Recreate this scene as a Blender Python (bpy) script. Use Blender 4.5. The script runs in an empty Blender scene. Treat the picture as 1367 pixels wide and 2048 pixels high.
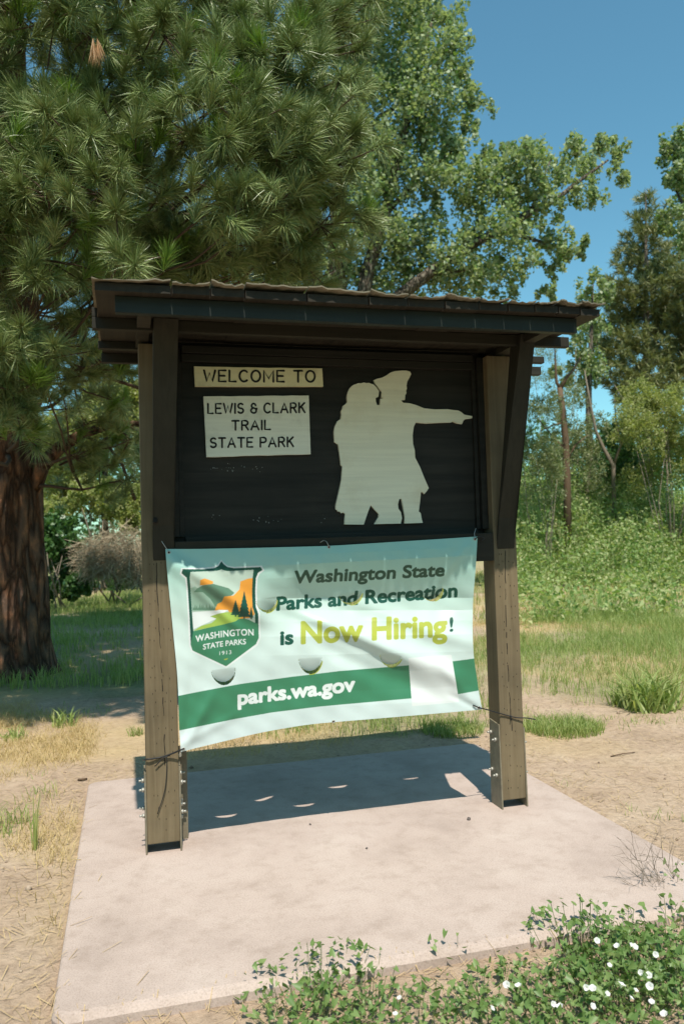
import bpy, bmesh, math, random
import numpy as np
from mathutils import Vector, Matrix

# ------------------------------------------------------------------ camera, sky, sun, exposure
S = bpy.context.scene
COL = S.collection
F_PX = 1593.0                       # focal length in pixels of the 1367 x 2048 photograph (28 mm)
YAW, PITCH, ROLL = .2652, .0354, -.0292
CP = np.array([-.0865, -4.0363, 1.4948])
FW = np.array([math.sin(YAW)*math.cos(PITCH), math.cos(YAW)*math.cos(PITCH), math.sin(PITCH)])
_r = np.array([math.cos(YAW), -math.sin(YAW), 0.0])
_u = np.cross(_r, FW)
RT = _r*math.cos(ROLL) + _u*math.sin(ROLL)
UP = -_r*math.sin(ROLL) + _u*math.cos(ROLL)

cam_d = bpy.data.cameras.new('camera')
cam = bpy.data.objects.new('camera', cam_d)
COL.objects.link(cam)
cam_d.sensor_fit = 'VERTICAL'
cam_d.sensor_height = 36.0
cam_d.lens = 36.0*F_PX/2048.0
cam_d.clip_end = 2000
cam.matrix_world = Matrix(((RT[0], UP[0], -FW[0], CP[0]), (RT[1], UP[1], -FW[1], CP[1]),
                           (RT[2], UP[2], -FW[2], CP[2]), (0, 0, 0, 1)))
cam_d.dof.use_dof = True
cam_d.dof.focus_distance = 4.0
cam_d.dof.aperture_fstop = 3.2
S.camera = cam

SUN_DIR = Vector((.055, .55, -1.0)).normalized()       # the way the light travels
elev = math.asin(-SUN_DIR.z)
azim = math.atan2(-SUN_DIR.x, -SUN_DIR.y)
W = bpy.data.worlds.new('World')
S.world = W
W.use_nodes = True
wn = W.node_tree.nodes
sky = wn.new('ShaderNodeTexSky')
sky.sky_type = 'NISHITA'
sky.sun_disc = False
sky.sun_elevation = elev
sky.sun_rotation = azim
sky.air_density = 1.0
sky.dust_density = .6
sky.ozone_density = 1.2
bg = wn['Background']
bg.inputs['Strength'].default_value = .07
tint = wn.new('ShaderNodeMix')            # the clear turquoise cast of this sky
tint.data_type = 'RGBA'; tint.blend_type = 'MULTIPLY'; tint.inputs[0].default_value = 1
tint.inputs[7].default_value = (1.24, 2.04, 1.86, 1)
W.node_tree.links.new(sky.outputs['Color'], tint.inputs[6])
W.node_tree.links.new(tint.outputs[2], bg.inputs['Color'])
sun_d = bpy.data.lights.new('sun', 'SUN')
sun_d.energy = 5.0
sun_d.angle = math.radians(.5)
sun_d.color = (1.0, .94, .84)
sun = bpy.data.objects.new('sun', sun_d)
COL.objects.link(sun)
sun.rotation_euler = SUN_DIR.to_track_quat('-Z', 'Y').to_euler()
S.view_settings.view_transform = 'Standard'
S.view_settings.look = 'None'
S.view_settings.exposure = .30
S.view_settings.gamma = 1.0

rng = np.random.default_rng(7)
random.seed(7)

# ------------------------------------------------------------------ measuring helpers
def ray(px, py):
    return RT*(px-683.5)/F_PX - UP*(py-1024.0)/F_PX + FW
def onY(px, py, Y):
    d = ray(px, py)
    return CP + d*(Y-CP[1])/d[1]
def onZ(px, py, Z=0.0):
    d = ray(px, py)
    return CP + d*(Z-CP[2])/d[2]
def dep(px, py, D):
    return CP + ray(px, py)*D
def proj(p):
    q = np.asarray(p)-CP
    return 683.5+F_PX*(q@RT)/(q@FW), 1024-F_PX*(q@UP)/(q@FW)

# ------------------------------------------------------------------ object helpers
def tag(o, label=None, cat=None, group=None, kind=None):
    if label: o['label'] = label
    if cat: o['category'] = cat
    if group: o['group'] = group
    if kind: o['kind'] = kind
    return o
def empty(name, loc, label, cat, group=None):
    o = bpy.data.objects.new(name, None)
    o.location = loc
    o.empty_display_size = .1
    COL.objects.link(o)
    return tag(o, label, cat, group)
def link(name, me, mat, parent=None):
    o = bpy.data.objects.new(name, me)
    COL.objects.link(o)
    if mat is not None:
        me.materials.append(mat)
    if parent is not None:
        o.parent = parent
        w = Vector((0, 0, 0))
        p = parent
        while p is not None:
            w += p.location
            p = p.parent
        me.transform(Matrix.Translation(-w))
    return o
def np_mesh(name, V, faces, smooth=False):
    """V (N,3); faces: list of (M,k) int arrays"""
    me = bpy.data.meshes.new(name)
    V = np.asarray(V, dtype=np.float32)
    me.vertices.add(len(V))
    me.vertices.foreach_set('co', V.ravel())
    li, st, tot, k0 = [], [], [], 0
    for f in faces:
        f = np.asarray(f, dtype=np.int32)
        if len(f) == 0: continue
        n, k = f.shape
        li.append(f.ravel())
        st.append(np.arange(n, dtype=np.int32)*k + k0)
        tot.append(np.full(n, k, dtype=np.int32))
        k0 += n*k
    li = np.concatenate(li); st = np.concatenate(st); tot = np.concatenate(tot)
    me.loops.add(len(li))
    me.loops.foreach_set('vertex_index', li)
    me.polygons.add(len(st))
    me.polygons.foreach_set('loop_start', st)
    me.polygons.foreach_set('loop_total', tot)
    if smooth:
        me.polygons.foreach_set('use_smooth', np.ones(len(st), dtype=bool))
    me.update(calc_edges=True)
    me.validate()
    return me
def obj_np(name, V, faces, mat, parent=None, smooth=False):
    return link(name, np_mesh(name, V, faces, smooth), mat, parent)

class MB:
    """collects shapes for one mesh"""
    def __init__(s):
        s.bm = bmesh.new()
    def box(s, x0, x1, y0, y1, z0, z1, bev=.0, jit=0, M=None):
        vs = [s.bm.verts.new((x, y, z)) for x in (x0, x1) for y in (y0, y1) for z in (z0, z1)]
        fs = [s.bm.faces.new([vs[i] for i in q]) for q in
              ((0, 1, 3, 2), (4, 6, 7, 5), (0, 4, 5, 1), (2, 3, 7, 6), (0, 2, 6, 4), (1, 5, 7, 3))]
        if bev:
            ed = list({e for f in fs for e in f.edges})
            r = bmesh.ops.bevel(s.bm, geom=ed, offset=bev, segments=2, affect='EDGES', profile=.6)
            vs = list({v for f in r['faces'] for v in f.verts} | {v for v in vs if v.is_valid})
        if M is not None:
            bmesh.ops.transform(s.bm, matrix=M, verts=vs)
        return vs
    def hexa(s, b, t, bev=0.0):
        """b, t: four lower and four upper corners"""
        vs = [s.bm.verts.new(p) for p in list(b)+list(t)]
        fs = [s.bm.faces.new([vs[i] for i in q]) for q in
              ((3, 2, 1, 0), (4, 5, 6, 7), (0, 1, 5, 4), (1, 2, 6, 5), (2, 3, 7, 6), (3, 0, 4, 7))]
        if bev:
            ed = list({e for f in fs for e in f.edges})
            bmesh.ops.bevel(s.bm, geom=ed, offset=bev, segments=2, affect='EDGES', profile=.6)
    def tube(s, pts, rad, n=8, cap=True):
        pts = [Vector(p) for p in pts]
        if not hasattr(rad, '__len__'): rad = [rad]*len(pts)
        rings = []
        prev = None
        for i, p in enumerate(pts):
            d = (pts[min(i+1, len(pts)-1)] - pts[max(i-1, 0)]).normalized()
            a = prev if prev is not None else (Vector((0, 0, 1)) if abs(d.z) < .9 else Vector((1, 0, 0)))
            x = (a - d*a.dot(d)).normalized()
            prev = x
            y = d.cross(x)
            rings.append([s.bm.verts.new(p + (x*math.cos(t)+y*math.sin(t))*rad[i])
                          for t in [2*math.pi*k/n for k in range(n)]])
        for a, b in zip(rings, rings[1:]):
            for k in range(n):
                f = s.bm.faces.new((a[k], a[(k+1) % n], b[(k+1) % n], b[k]))
                f.smooth = True
        if cap:
            s.bm.faces.new(rings[0][::-1]); s.bm.faces.new(rings[-1])
    def ball(s, c, r, sub=1, sc=(1, 1, 1)):
        M = Matrix.Translation(c) @ Matrix.Diagonal((*[r*k for k in sc], 1))
        bmesh.ops.create_icosphere(s.bm, subdivisions=sub, radius=1, matrix=M)
    def prism(s, poly, y0, y1):
        """poly: outline in (x,z), extruded in Y"""
        a = [s.bm.verts.new((x, y0, z)) for x, z in poly]
        b = [s.bm.verts.new((x, y1, z)) for x, z in poly]
        f0 = s.bm.faces.new(a); f1 = s.bm.faces.new(b[::-1])
        f0.normal_update(); f1.normal_update()
        n = len(a)
        for i in range(n):
            s.bm.faces.new((a[i], b[i], b[(i+1) % n], a[(i+1) % n]))
        bmesh.ops.triangulate(s.bm, faces=[f0, f1])
    def build(s, name, mat, parent=None, label=None):
        bmesh.ops.recalc_face_normals(s.bm, faces=s.bm.faces)
        me = bpy.data.meshes.new(name)
        s.bm.to_mesh(me)
        s.bm.free()
        o = link(name, me, mat, parent)
        if label: o['label'] = label
        return o

# ------------------------------------------------------------------ materials
def mat_new(name, rough=.8, spec=.3):
    m = bpy.data.materials.new(name)
    m.use_nodes = True
    nt = m.node_tree
    b = nt.nodes['Principled BSDF']
    b.inputs['Roughness'].default_value = rough
    b.inputs['Specular IOR Level'].default_value = spec
    return m, nt, b
def ramp(nt, src, stops):
    r = nt.nodes.new('ShaderNodeValToRGB')
    e = r.color_ramp.elements
    while len(e) < len(stops): e.new(.5)
    for k, (p, c) in zip(e, stops):
        k.position = p
        k.color = (*c, 1) if len(c) == 3 else c
    nt.links.new(src, r.inputs['Fac'])
    return r.outputs['Color']
def noise(nt, scale=(1, 1, 1), s=5, detail=6, rough=.6, dist=0, coord='Object'):
    tc = nt.nodes.new('ShaderNodeTexCoord')
    mp = nt.nodes.new('ShaderNodeMapping')
    mp.inputs['Scale'].default_value = scale
    n = nt.nodes.new('ShaderNodeTexNoise')
    n.inputs['Scale'].default_value = s
    n.inputs['Detail'].default_value = detail
    n.inputs['Roughness'].default_value = rough
    n.inputs['Distortion'].default_value = dist
    nt.links.new(tc.outputs[coord], mp.inputs['Vector'])
    nt.links.new(mp.outputs['Vector'], n.inputs['Vector'])
    return n.outputs['Fac']
def mixc(nt, fac, a, b, mode='MIX'):
    m = nt.nodes.new('ShaderNodeMix')
    m.data_type = 'RGBA'
    m.blend_type = mode
    for sock, v in ((m.inputs[0], fac), (m.inputs[6], a), (m.inputs[7], b)):
        if isinstance(v, (int, float)): sock.default_value = v
        elif isinstance(v, tuple): sock.default_value = (*v, 1)
        else: nt.links.new(v, sock)
    return m.outputs[2]
def bump(nt, b, src, strength=.3, dist=.01):
    k = nt.nodes.new('ShaderNodeBump')
    k.inputs['Strength'].default_value = strength
    k.inputs['Distance'].default_value = dist
    nt.links.new(src, k.inputs['Height'])
    nt.links.new(k.outputs['Normal'], b.inputs['Normal'])

def wood(name, c0, c1, axis='Z', rough=.7, grain=40, bs=.25, dots=False):
    m, nt, b = mat_new(name, rough, .25)
    lo = 1.5
    sc = {'X': (lo, grain, grain), 'Y': (grain, lo, grain), 'Z': (grain, grain, lo)}[axis]
    g = noise(nt, sc, 1.0, 5, .6, .6)
    big = noise(nt, (1, 1, 1), 2.2, 4)
    col = ramp(nt, g, [(.3, c0), (.7, c1)])
    dk = ramp(nt, big, [(.35, (.72, .72, .72)), (.65, (1.08, 1.06, 1.04))])
    col = mixc(nt, 1.0, col, dk, 'MULTIPLY')
    nt.links.new(col, b.inputs['Base Color'])
    bump(nt, b, g, bs, .004)
    return m
M_POST = wood('weathered_post_paint', (.132, .099, .056), (.188, .146, .088), 'Z')
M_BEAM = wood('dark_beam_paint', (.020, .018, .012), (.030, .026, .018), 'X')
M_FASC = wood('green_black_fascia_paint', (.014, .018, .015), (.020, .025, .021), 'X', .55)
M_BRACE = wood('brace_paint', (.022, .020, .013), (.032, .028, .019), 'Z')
M_PANEL = wood('dark_panel_paint', (.011, .010, .008), (.028, .025, .020), 'X', .6, 26, .2)
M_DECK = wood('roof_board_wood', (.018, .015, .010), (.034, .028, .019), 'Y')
M_SHAKE = wood('roof_shake', (.14, .12, .085), (.24, .21, .15), 'X', .9, 60, .5)
M_TEXTK, _n, _b = mat_new('routed_black_paint', .6); _b.inputs['Base Color'].default_value = (.012, .012, .011, 1)

def painted_plaque(name, base, dirty, s=9):
    m, nt, b = mat_new(name, .55, .3)
    g = noise(nt, (2, 8, 45), 1.0, 6, .65, .4)
    st = noise(nt, (1, 1, 1), s, 5, .65)
    col = ramp(nt, g, [(.25, tuple(k*.86 for k in base)), (.6, base)])
    f = ramp(nt, st, [(.55, (0, 0, 0)), (.75, (.45, .45, .45))])
    col = mixc(nt, f, col, dirty)
    nt.links.new(col, b.inputs['Base Color'])
    bump(nt, b, g, .15, .002)
    return m
M_CREAM = painted_plaque('cream_plaque_paint', (.72, .66, .42), (.40, .34, .2))
M_WHITE = painted_plaque('white_plaque_paint', (.74, .74, .62), (.38, .38, .30))
M_SILH = painted_plaque('silhouette_paint', (.76, .74, .58), (.58, .52, .36), 5)

def flat(name, c, rough=.5, spec=.3, metal=0):
    m, nt, b = mat_new(name, rough, spec)
    b.inputs['Base Color'].default_value = (*c, 1)
    b.inputs['Metallic'].default_value = metal
    return m
M_STEEL, nt, b = mat_new('painted_steel', .5, .4)
n_ = noise(nt, (1, 1, 1), 30, 5)
nt.links.new(ramp(nt, n_, [(.3, (.15, .125, .085)), (.7, (.21, .18, .125))]), b.inputs['Base Color'])
M_BOLT = flat('galvanised_bolt', (.42, .40, .35), .45, .5, .5)
M_CORD = flat('black_cord', (.018, .018, .018), .5)
M_WIRE = flat('grey_wire', (.4, .4, .38), .4, .5, .6)
M_HOLE = flat('bore_hole_dark', (.01, .009, .008), .9)

def vinyl(name, c, rough=.38):
    m, nt, b = mat_new(name, rough, .35)
    if isinstance(c, tuple):
        b.inputs['Base Color'].default_value = (*c, 1)
    return m, nt, b
M_INK_DK = vinyl('dark_green_ink', (.012, .075, .05))[0]
M_INK_GREY = vinyl('grey_green_ink', (.035, .085, .055))[0]
M_INK_MID = vinyl('mid_green_ink', (.05, .20, .105))[0]
M_INK_LIME = vinyl('lime_ink', (.34, .38, .06))[0]
M_INK_WHITE = vinyl('white_ink', (.70, .72, .70))[0]
M_INK_ORANGE = vinyl('orange_ink', (.80, .33, .035))[0]
M_INK_HILL = vinyl('hill_green_ink', (.11, .21, .14))[0]
M_INK_FAR = vinyl('far_hill_ink', (.27, .40, .31))[0]
M_INK_SKY = vinyl('emblem_sky_ink', (.46, .56, .47))[0]
M_INK_MEADOW = vinyl('meadow_ink', (.33, .47, .07))[0]

def leaf_mat(name, cols, trans=.35, rough=.5, spec=.35, back=None):
    """colour differs from leaf to leaf"""
    m, nt, b = mat_new(name, rough, spec)
    g = nt.nodes.new('ShaderNodeNewGeometry')
    n = len(cols)
    col = ramp(nt, g.outputs['Random Per Island'], [(i/(n-1) if n > 1 else 0, c) for i, c in enumerate(cols)])
    if back is not None:
        col = mixc(nt, g.outputs['Backfacing'], col, back)
    nt.links.new(col, b.inputs['Base Color'])
    if trans > 0:
        t = nt.nodes.new('ShaderNodeBsdfTranslucent')
        nt.links.new(mixc(nt, 1.0, col, (1.25, 1.35, .6), 'MULTIPLY'), t.inputs['Color'])
        mx = nt.nodes.new('ShaderNodeMixShader')
        mx.inputs[0].default_value = trans
        nt.links.new(b.outputs[0], mx.inputs[1])
        nt.links.new(t.outputs[0], mx.inputs[2])
        nt.links.new(mx.outputs[0], nt.nodes['Material Output'].inputs['Surface'])
    return m
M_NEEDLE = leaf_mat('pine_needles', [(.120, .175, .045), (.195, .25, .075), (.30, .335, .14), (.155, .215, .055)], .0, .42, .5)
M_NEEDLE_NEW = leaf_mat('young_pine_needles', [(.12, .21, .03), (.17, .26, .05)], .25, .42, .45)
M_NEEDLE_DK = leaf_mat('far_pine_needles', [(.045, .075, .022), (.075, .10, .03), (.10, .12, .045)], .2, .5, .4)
M_NEEDLE_RT = leaf_mat('olive_conifer_needles', [(.12, .145, .05), (.18, .195, .075), (.25, .24, .10)], .2, .5, .4)
M_DEAD = leaf_mat('dead_needles', [(.36, .20, .09), (.48, .29, .15)], .2, .6)
M_COTTON = leaf_mat('cottonwood_leaves', [(.090, .165, .035), (.145, .23, .060), (.21, .29, .10), (.36, .41, .22)], .34, .5, .35, (.33, .38, .24))
M_BUSH = leaf_mat('dark_green_bush_leaves', [(.045, .11, .03), (.07, .15, .04), (.10, .19, .06)], .35, .4, .5)
M_BUSHY = leaf_mat('yellow_green_bush_leaves', [(.23, .28, .08), (.31, .34, .12), (.37, .37, .17)], .42, .5)
M_BUSHG = leaf_mat('grey_green_bush_leaves', [(.16, .21, .09), (.23, .26, .13), (.27, .28, .16)], .35, .5)
M_BRAMBLE = leaf_mat('bramble_leaves', [(.13, .24, .07), (.24, .35, .11), (.35, .42, .18), (.46, .47, .25)], .42, .55, .35)
M_SEED = leaf_mat('pale_seed_heads', [(.34, .36, .17), (.44, .43, .23)], .3, .7)
M_TAN = leaf_mat('dry_brush_twigs', [(.32, .25, .16), (.42, .34, .23), (.26, .20, .13)], 0, .8)
M_GRASS = leaf_mat('green_grass_blades', [(.18, .26, .07), (.28, .35, .11), (.42, .43, .18)], .4, .5)
M_STRAW = leaf_mat('dry_straw_blades', [(.46, .34, .16), (.56, .43, .22), (.40, .29, .14)], .25, .6)
M_LITTER = leaf_mat('fallen_needles', [(.40, .28, .14), (.52, .38, .20), (.28, .18, .09)], 0, .7)
M_BIND = leaf_mat('bindweed_leaves', [(.10, .18, .045), (.16, .25, .075), (.24, .31, .11)], .35, .45, .45)
M_STEMG = flat('green_stem', (.10, .13, .05), .7)
M_PETAL = leaf_mat('white_petals', [(.80, .76, .76), (.82, .80, .80)], .3, .6)
M_TWIG = flat('brown_twig', (.12, .075, .045), .8)
M_TWIGG = flat('grey_twig', (.21, .17, .13), .8)

def bark(name, cols, s=7, zs=.28, bs=.9):
    m, nt, b = mat_new(name, .9, .15)
    tc = nt.nodes.new('ShaderNodeTexCoord')
    mp = nt.nodes.new('ShaderNodeMapping')
    mp.inputs['Scale'].default_value = (1, 1, zs)
    v = nt.nodes.new('ShaderNodeTexVoronoi')
    v.feature = 'DISTANCE_TO_EDGE'
    v.inputs['Scale'].default_value = s
    dn = nt.nodes.new('ShaderNodeTexNoise'); dn.inputs['Scale'].default_value = 4; dn.inputs['Detail'].default_value = 4
    nt.links.new(tc.outputs['Object'], mp.inputs['Vector'])
    nt.links.new(mp.outputs['Vector'], dn.inputs['Vector'])
    ad = nt.nodes.new('ShaderNodeMix'); ad.data_type = 'RGBA'; ad.blend_type = 'ADD'; ad.inputs[0].default_value = .35
    nt.links.new(mp.outputs['Vector'], ad.inputs[6]); nt.links.new(dn.outputs['Color'], ad.inputs[7])
    nt.links.new(ad.outputs[2], v.inputs['Vector'])
    n = noise(nt, (1, 1, .5), 9, 8, .7)
    col = ramp(nt, n, [(.3, cols[0]), (.5, cols[1]), (.7, cols[2])])
    cr = ramp(nt, v.outputs['Distance'], [(.0, (.30, .27, .25)), (.22, (1, 1, 1))])
    nt.links.new(mixc(nt, 1.0, col, cr, 'MULTIPLY'), b.inputs['Base Color'])
    hh = nt.nodes.new('ShaderNodeMath'); hh.operation = 'MULTIPLY_ADD'
    nt.links.new(n, hh.inputs[0]); hh.inputs[1].default_value = .4
    nt.links.new(ramp(nt, v.outputs['Distance'], [(0, (0, 0, 0)), (.25, (1, 1, 1))]), hh.inputs[2])
    bump(nt, b, hh.outputs[0], bs, .05)
    return m
M_BARK = bark('red_brown_pine_bark', [(.075, .058, .048), (.15, .085, .055), (.36, .16, .08)], 7, .22, .9)
M_BARKG = bark('grey_brown_bark', [(.10, .085, .065), (.19, .16, .125), (.26, .23, .18)], 9)
M_BRANCH = flat('dark_branch_bark', (.085, .055, .038), .9, .2)

# ------------------------------------------------------------------ value noise for terrain and cover
_tab = rng.random((64, 64))
def vnoise(x, y):
    x = np.asarray(x, float); y = np.asarray(y, float)
    xi = np.floor(x).astype(int); yi = np.floor(y).astype(int)
    fx = x-xi; fy = y-yi
    fx = fx*fx*(3-2*fx); fy = fy*fy*(3-2*fy)
    g = lambda a, b: _tab[a % 64, b % 64]
    return (g(xi, yi)*(1-fx)+g(xi+1, yi)*fx)*(1-fy) + (g(xi, yi+1)*(1-fx)+g(xi+1, yi+1)*fx)*fy
def fbm(x, y, o=4):
    v, a, t = 0, .5, 0
    for i in range(o):
        v = v + a*vnoise(x*2**i+17.3*i, y*2**i+5.1*i); t += a; a *= .5
    return v/t
SX0, SX1, SY0, SY1 = -.349, 2.325, -1.27, 1.36          # the concrete pad
def sstep(a, b, x):
    t = np.clip((np.asarray(x, float)-a)/(b-a), 0, 1)
    return t*t*(3-2*t)
def gz(x, y):
    """height of the ground"""
    x = np.asarray(x, float); y = np.asarray(y, float)
    d = np.maximum(np.maximum(SX0-x, x-SX1), np.maximum(SY0-y, y-SY1))   # distance outside the pad
    z = -.018 + .05*(fbm(x*.9, y*.9, 3)-.5)*sstep(.05, .9, d) + .018*(fbm(x*5, y*5, 3)-.5)*sstep(.0, .3, d)
    z = z - .035*sstep(-.9, -1.35, y)*sstep(SX0-.5, SX0+.3, x)
    z = z - .12*sstep(-.02, -.12, d)
    z = z - .12*sstep(-5.5, -6.6, y)
    z = z + .5*sstep(16, 30, y)*(fbm(x*.12+3, y*.12, 3)-.3)
    z = z + 1.2*sstep(9, 30, x)*sstep(14, 34, y)
    return z
def cover(x, y):
    """how much green grass grows there, 0..1"""
    x = np.asarray(x, float); y = np.asarray(y, float)
    n = fbm(x*.55+9, y*.55+2, 4)
    right = sstep(1.6, 3.0, y)*sstep(.5, 2.4, x+.0*y)
    left = sstep(4.2, 6.0, y)*sstep(2.0, .3, x)
    far = sstep(5, 9, y)
    base = np.maximum(right*.50, left*.66) + .06*far
    path = np.exp(-((y-(25+.25*x))/3.0)**2)*sstep(1.5, -.5, x)
    front = sstep(-3.4, -5.0, y)  # unseen ground behind the camera, made green to cut its bounce
    return np.maximum(np.clip((n-.5)*2.6 + base*1.05, 0, 1)*(base > .02)*(1-path), front)

# ------------------------------------------------------------------ ground
def axis(stops):
    out = []
    for a, b, st in stops: out += list(np.arange(a, b, st))
    return np.array(out)
gx = axis([(-400, -60, 40), (-60, -12, 4), (-12, -2.5, .5), (-2.5, 5, .06), (5, 14, .3), (14, 60, 3), (60, 401, 40)])
gy = axis([(-200, -20, 30), (-20, -4, 2), (-4, -2.5, .3), (-2.5, 6, .06), (6, 16, .25), (16, 60, 2), (60, 601, 45)])
GX, GY = np.meshgrid(gx, gy)
GV = np.stack([GX, GY, gz(GX, GY)], -1).reshape(-1, 3)
nx, ny = len(gx), len(gy)
ii = (np.arange(ny-1)[:, None]*nx + np.arange(nx-1)[None]).ravel()
M_GROUND, nt, b = mat_new('dry_dirt_ground', .95, .1)
f1 = noise(nt, (1, 1, 1), 1.3, 8, .65)
f2 = noise(nt, (1, 1, 1), 22, 8, .7)
f3 = noise(nt, (14, 60, 14), 1, 6, .7, 1.5)
dirt = ramp(nt, f1, [(.3, (.36, .26, .18)), (.5, (.455, .335, .24)), (.7, (.52, .40, .295))])
dirt = mixc(nt, 1.0, dirt, ramp(nt, f2, [(.25, (.55, .52, .50)), (.5, (.98, .97, .96)), (.7, (1.10, 1.09, 1.08))]), 'MULTIPLY')
straw = ramp(nt, f3, [(.3, (.36, .25, .12)), (.55, (.55, .41, .22)), (.75, (.62, .49, .29))])
at = nt.nodes.new('ShaderNodeAttribute'); at.attribute_name = 'straw'
dirt = mixc(nt, at.outputs['Fac'], dirt, straw)
at2 = nt.nodes.new('ShaderNodeAttribute'); at2.attribute_name = 'green'
grn = ramp(nt, f2, [(.3, (.10, .15, .05)), (.7, (.22, .27, .10))])
nt.links.new(mixc(nt, at2.outputs['Fac'], dirt, grn), b.inputs['Base Color'])
bump(nt, b, f2, .9, .03)
ground_me = np_mesh('ground', GV, [np.stack([ii, ii+1, ii+nx+1, ii+nx], 1)], True)
xx, yy = GV[:, 0], GV[:, 1]
cv = cover(xx, yy)
a1 = ground_me.attributes.new('green', 'FLOAT', 'POINT')
a1.data.foreach_set('value', (cv*.75).astype(np.float32))
sw = np.clip((fbm(xx*.8+40, yy*.8, 4)-.42)*4, 0, 1)*sstep(-1.2, 1.5, np.maximum(yy, np.where(xx < 0, yy+2, yy)))
a2 = ground_me.attributes.new('straw', 'FLOAT', 'POINT')
a2.data.foreach_set('value', (sw*.75).astype(np.float32))
tag(link('ground', ground_me, M_GROUND), kind='structure')

# unseen dark strip added behind the camera to cut the ground bounce
M_ROAD, nt, b = mat_new('asphalt', .9, .2)
nt.links.new(ramp(nt, noise(nt, (1, 1, 1), 30, 6), [(.3, (.035, .035, .036)), (.7, (.07, .068, .066))]), b.inputs['Base Color'])
rx = np.linspace(-200, 200, 41)
RVt = np.concatenate([np.stack([rx, np.full(41, y_), np.full(41, .30 if 0 else .02)], 1) for y_ in (-14.5, -7.0)])
rq = np.array([(k, k+1, k+42, k+41) for k in range(40)])
tag(obj_np('added_road', RVt, [rq], M_ROAD), kind='structure')

# concrete pad with a tooled edge along its front
M_CONC, nt, b = mat_new('pinkish_concrete', .9, .2)
c1 = noise(nt, (1, 1, 1), 1.6, 8, .65)
c2 = noise(nt, (1, 1, 1), 160, 4, .6)
c3 = noise(nt, (1, 1, 1), 9, 8, .7)
cc = ramp(nt, c1, [(.3, (.34, .265, .225)), (.5, (.43, .34, .293)), (.75, (.485, .395, .345))])
cc = mixc(nt, 1.0, cc, ramp(nt, c2, [(.28, (.74, .72, .70)), (.5, (1.0, 1.0, 1.0)), (.72, (1.1, 1.09, 1.07))]), 'MULTIPLY')
cc = mixc(nt, 1.0, cc, ramp(nt, c3, [(.25, (.80, .78, .75)), (.5, (1.0, 1.0, 1.0)), (.7, (1.03, 1.03, 1.03))]), 'MULTIPLY')
nt.links.new(cc, b.inputs['Base Color'])
bump(nt, b, c2, .35, .002)
bm = bmesh.new()
def rounded(x0, x1, y0, y1, r, z, n=6):
    out = []
    for cx, cy, a0 in ((x1-r, y0+r, -90), (x1-r, y1-r, 0), (x0+r, y1-r, 90), (x0+r, y0+r, 180)):
        for k in range(n+1):
            a = math.radians(a0+90*k/n)
            out.append((cx+r*math.cos(a), cy+r*math.sin(a), z))
    return out
# rings: the pad rises from the soil, a shallow bevel at the top
R = [rounded(SX0, SX1, SY0-.02, SY1, .06, -.25), rounded(SX0, SX1, SY0-.02, SY1, .06, -.022),
     rounded(SX0+.006, SX1-.006, SY0-.004, SY1-.006, .06, -.004), rounded(SX0+.014, SX1-.014, SY0+.01, SY1-.014, .055, 0)]
rv = [[bm.verts.new(p) for p in r_] for r_ in R]
for a_, b_ in zip(rv, rv[1:]):
    for k in range(len(a_)):
        bm.faces.new((a_[k], a_[(k+1) % len(a_)], b_[(k+1) % len(a_)], b_[k]))
bm.faces.new(rv[-1])
me = bpy.data.meshes.new('concrete_pad'); bm.to_mesh(me); bm.free()
tag(link('concrete_pad', me, M_CONC), kind='structure')
# ------------------------------------------------------------------ the kiosk
WK = 2.012
kiosk = empty('information_kiosk', (WK/2, 0, 0), 'dark brown timber welcome sign with a flat board roof on two posts', 'sign board')
TICK = [343, 421, 490, 614, 737, 815, 889, 957, 1015, 1068, 1115, 1158]
RX0, RX1, RY0, RY1 = -.190, 2.145, -.68, .50
ZD0, ZD1 = 2.545, 2.578
xs = [RX0] + [onY(t, 592, RY0)[0] for t in TICK] + [RX1]
roof = MB()
gap, NOTCH = .007, .036
for i, (a, c) in enumerate(zip(xs, xs[1:])):
    g0 = 0 if i == 0 else gap/2
    g1 = 0 if i == len(xs)-2 else gap/2
    dz = random.uniform(-.003, .003)
    # boards butt against each other, but their front corners are worn back and let a sliver of sun through
    yf = RY0+random.uniform(0, .006)
    e = .0004
    ol = [(a+g0, yf), (c-g1, yf), (c-g1, yf+NOTCH)] + ([(c-e, yf+NOTCH+.004)] if g1 else []) + [(c-(e if g1 else 0), RY1), (a+(e if g0 else 0), RY1)] + ([(a+e, yf+NOTCH+.004)] if g0 else []) + [(a+g0, yf+NOTCH)]
    lo = [roof.bm.verts.new((x, y, ZD0+dz)) for x, y in ol]; hi = [roof.bm.verts.new((x, y, ZD1+dz)) for x, y in ol]
    roof.bm.faces.new(lo[::-1]); roof.bm.faces.new(hi)
    for q in range(len(ol)): roof.bm.faces.new((lo[q], lo[(q+1) % len(ol)], hi[(q+1) % len(ol)], hi[q]))
roof_o = roof.build('roof_deck', M_DECK, kiosk)
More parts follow.
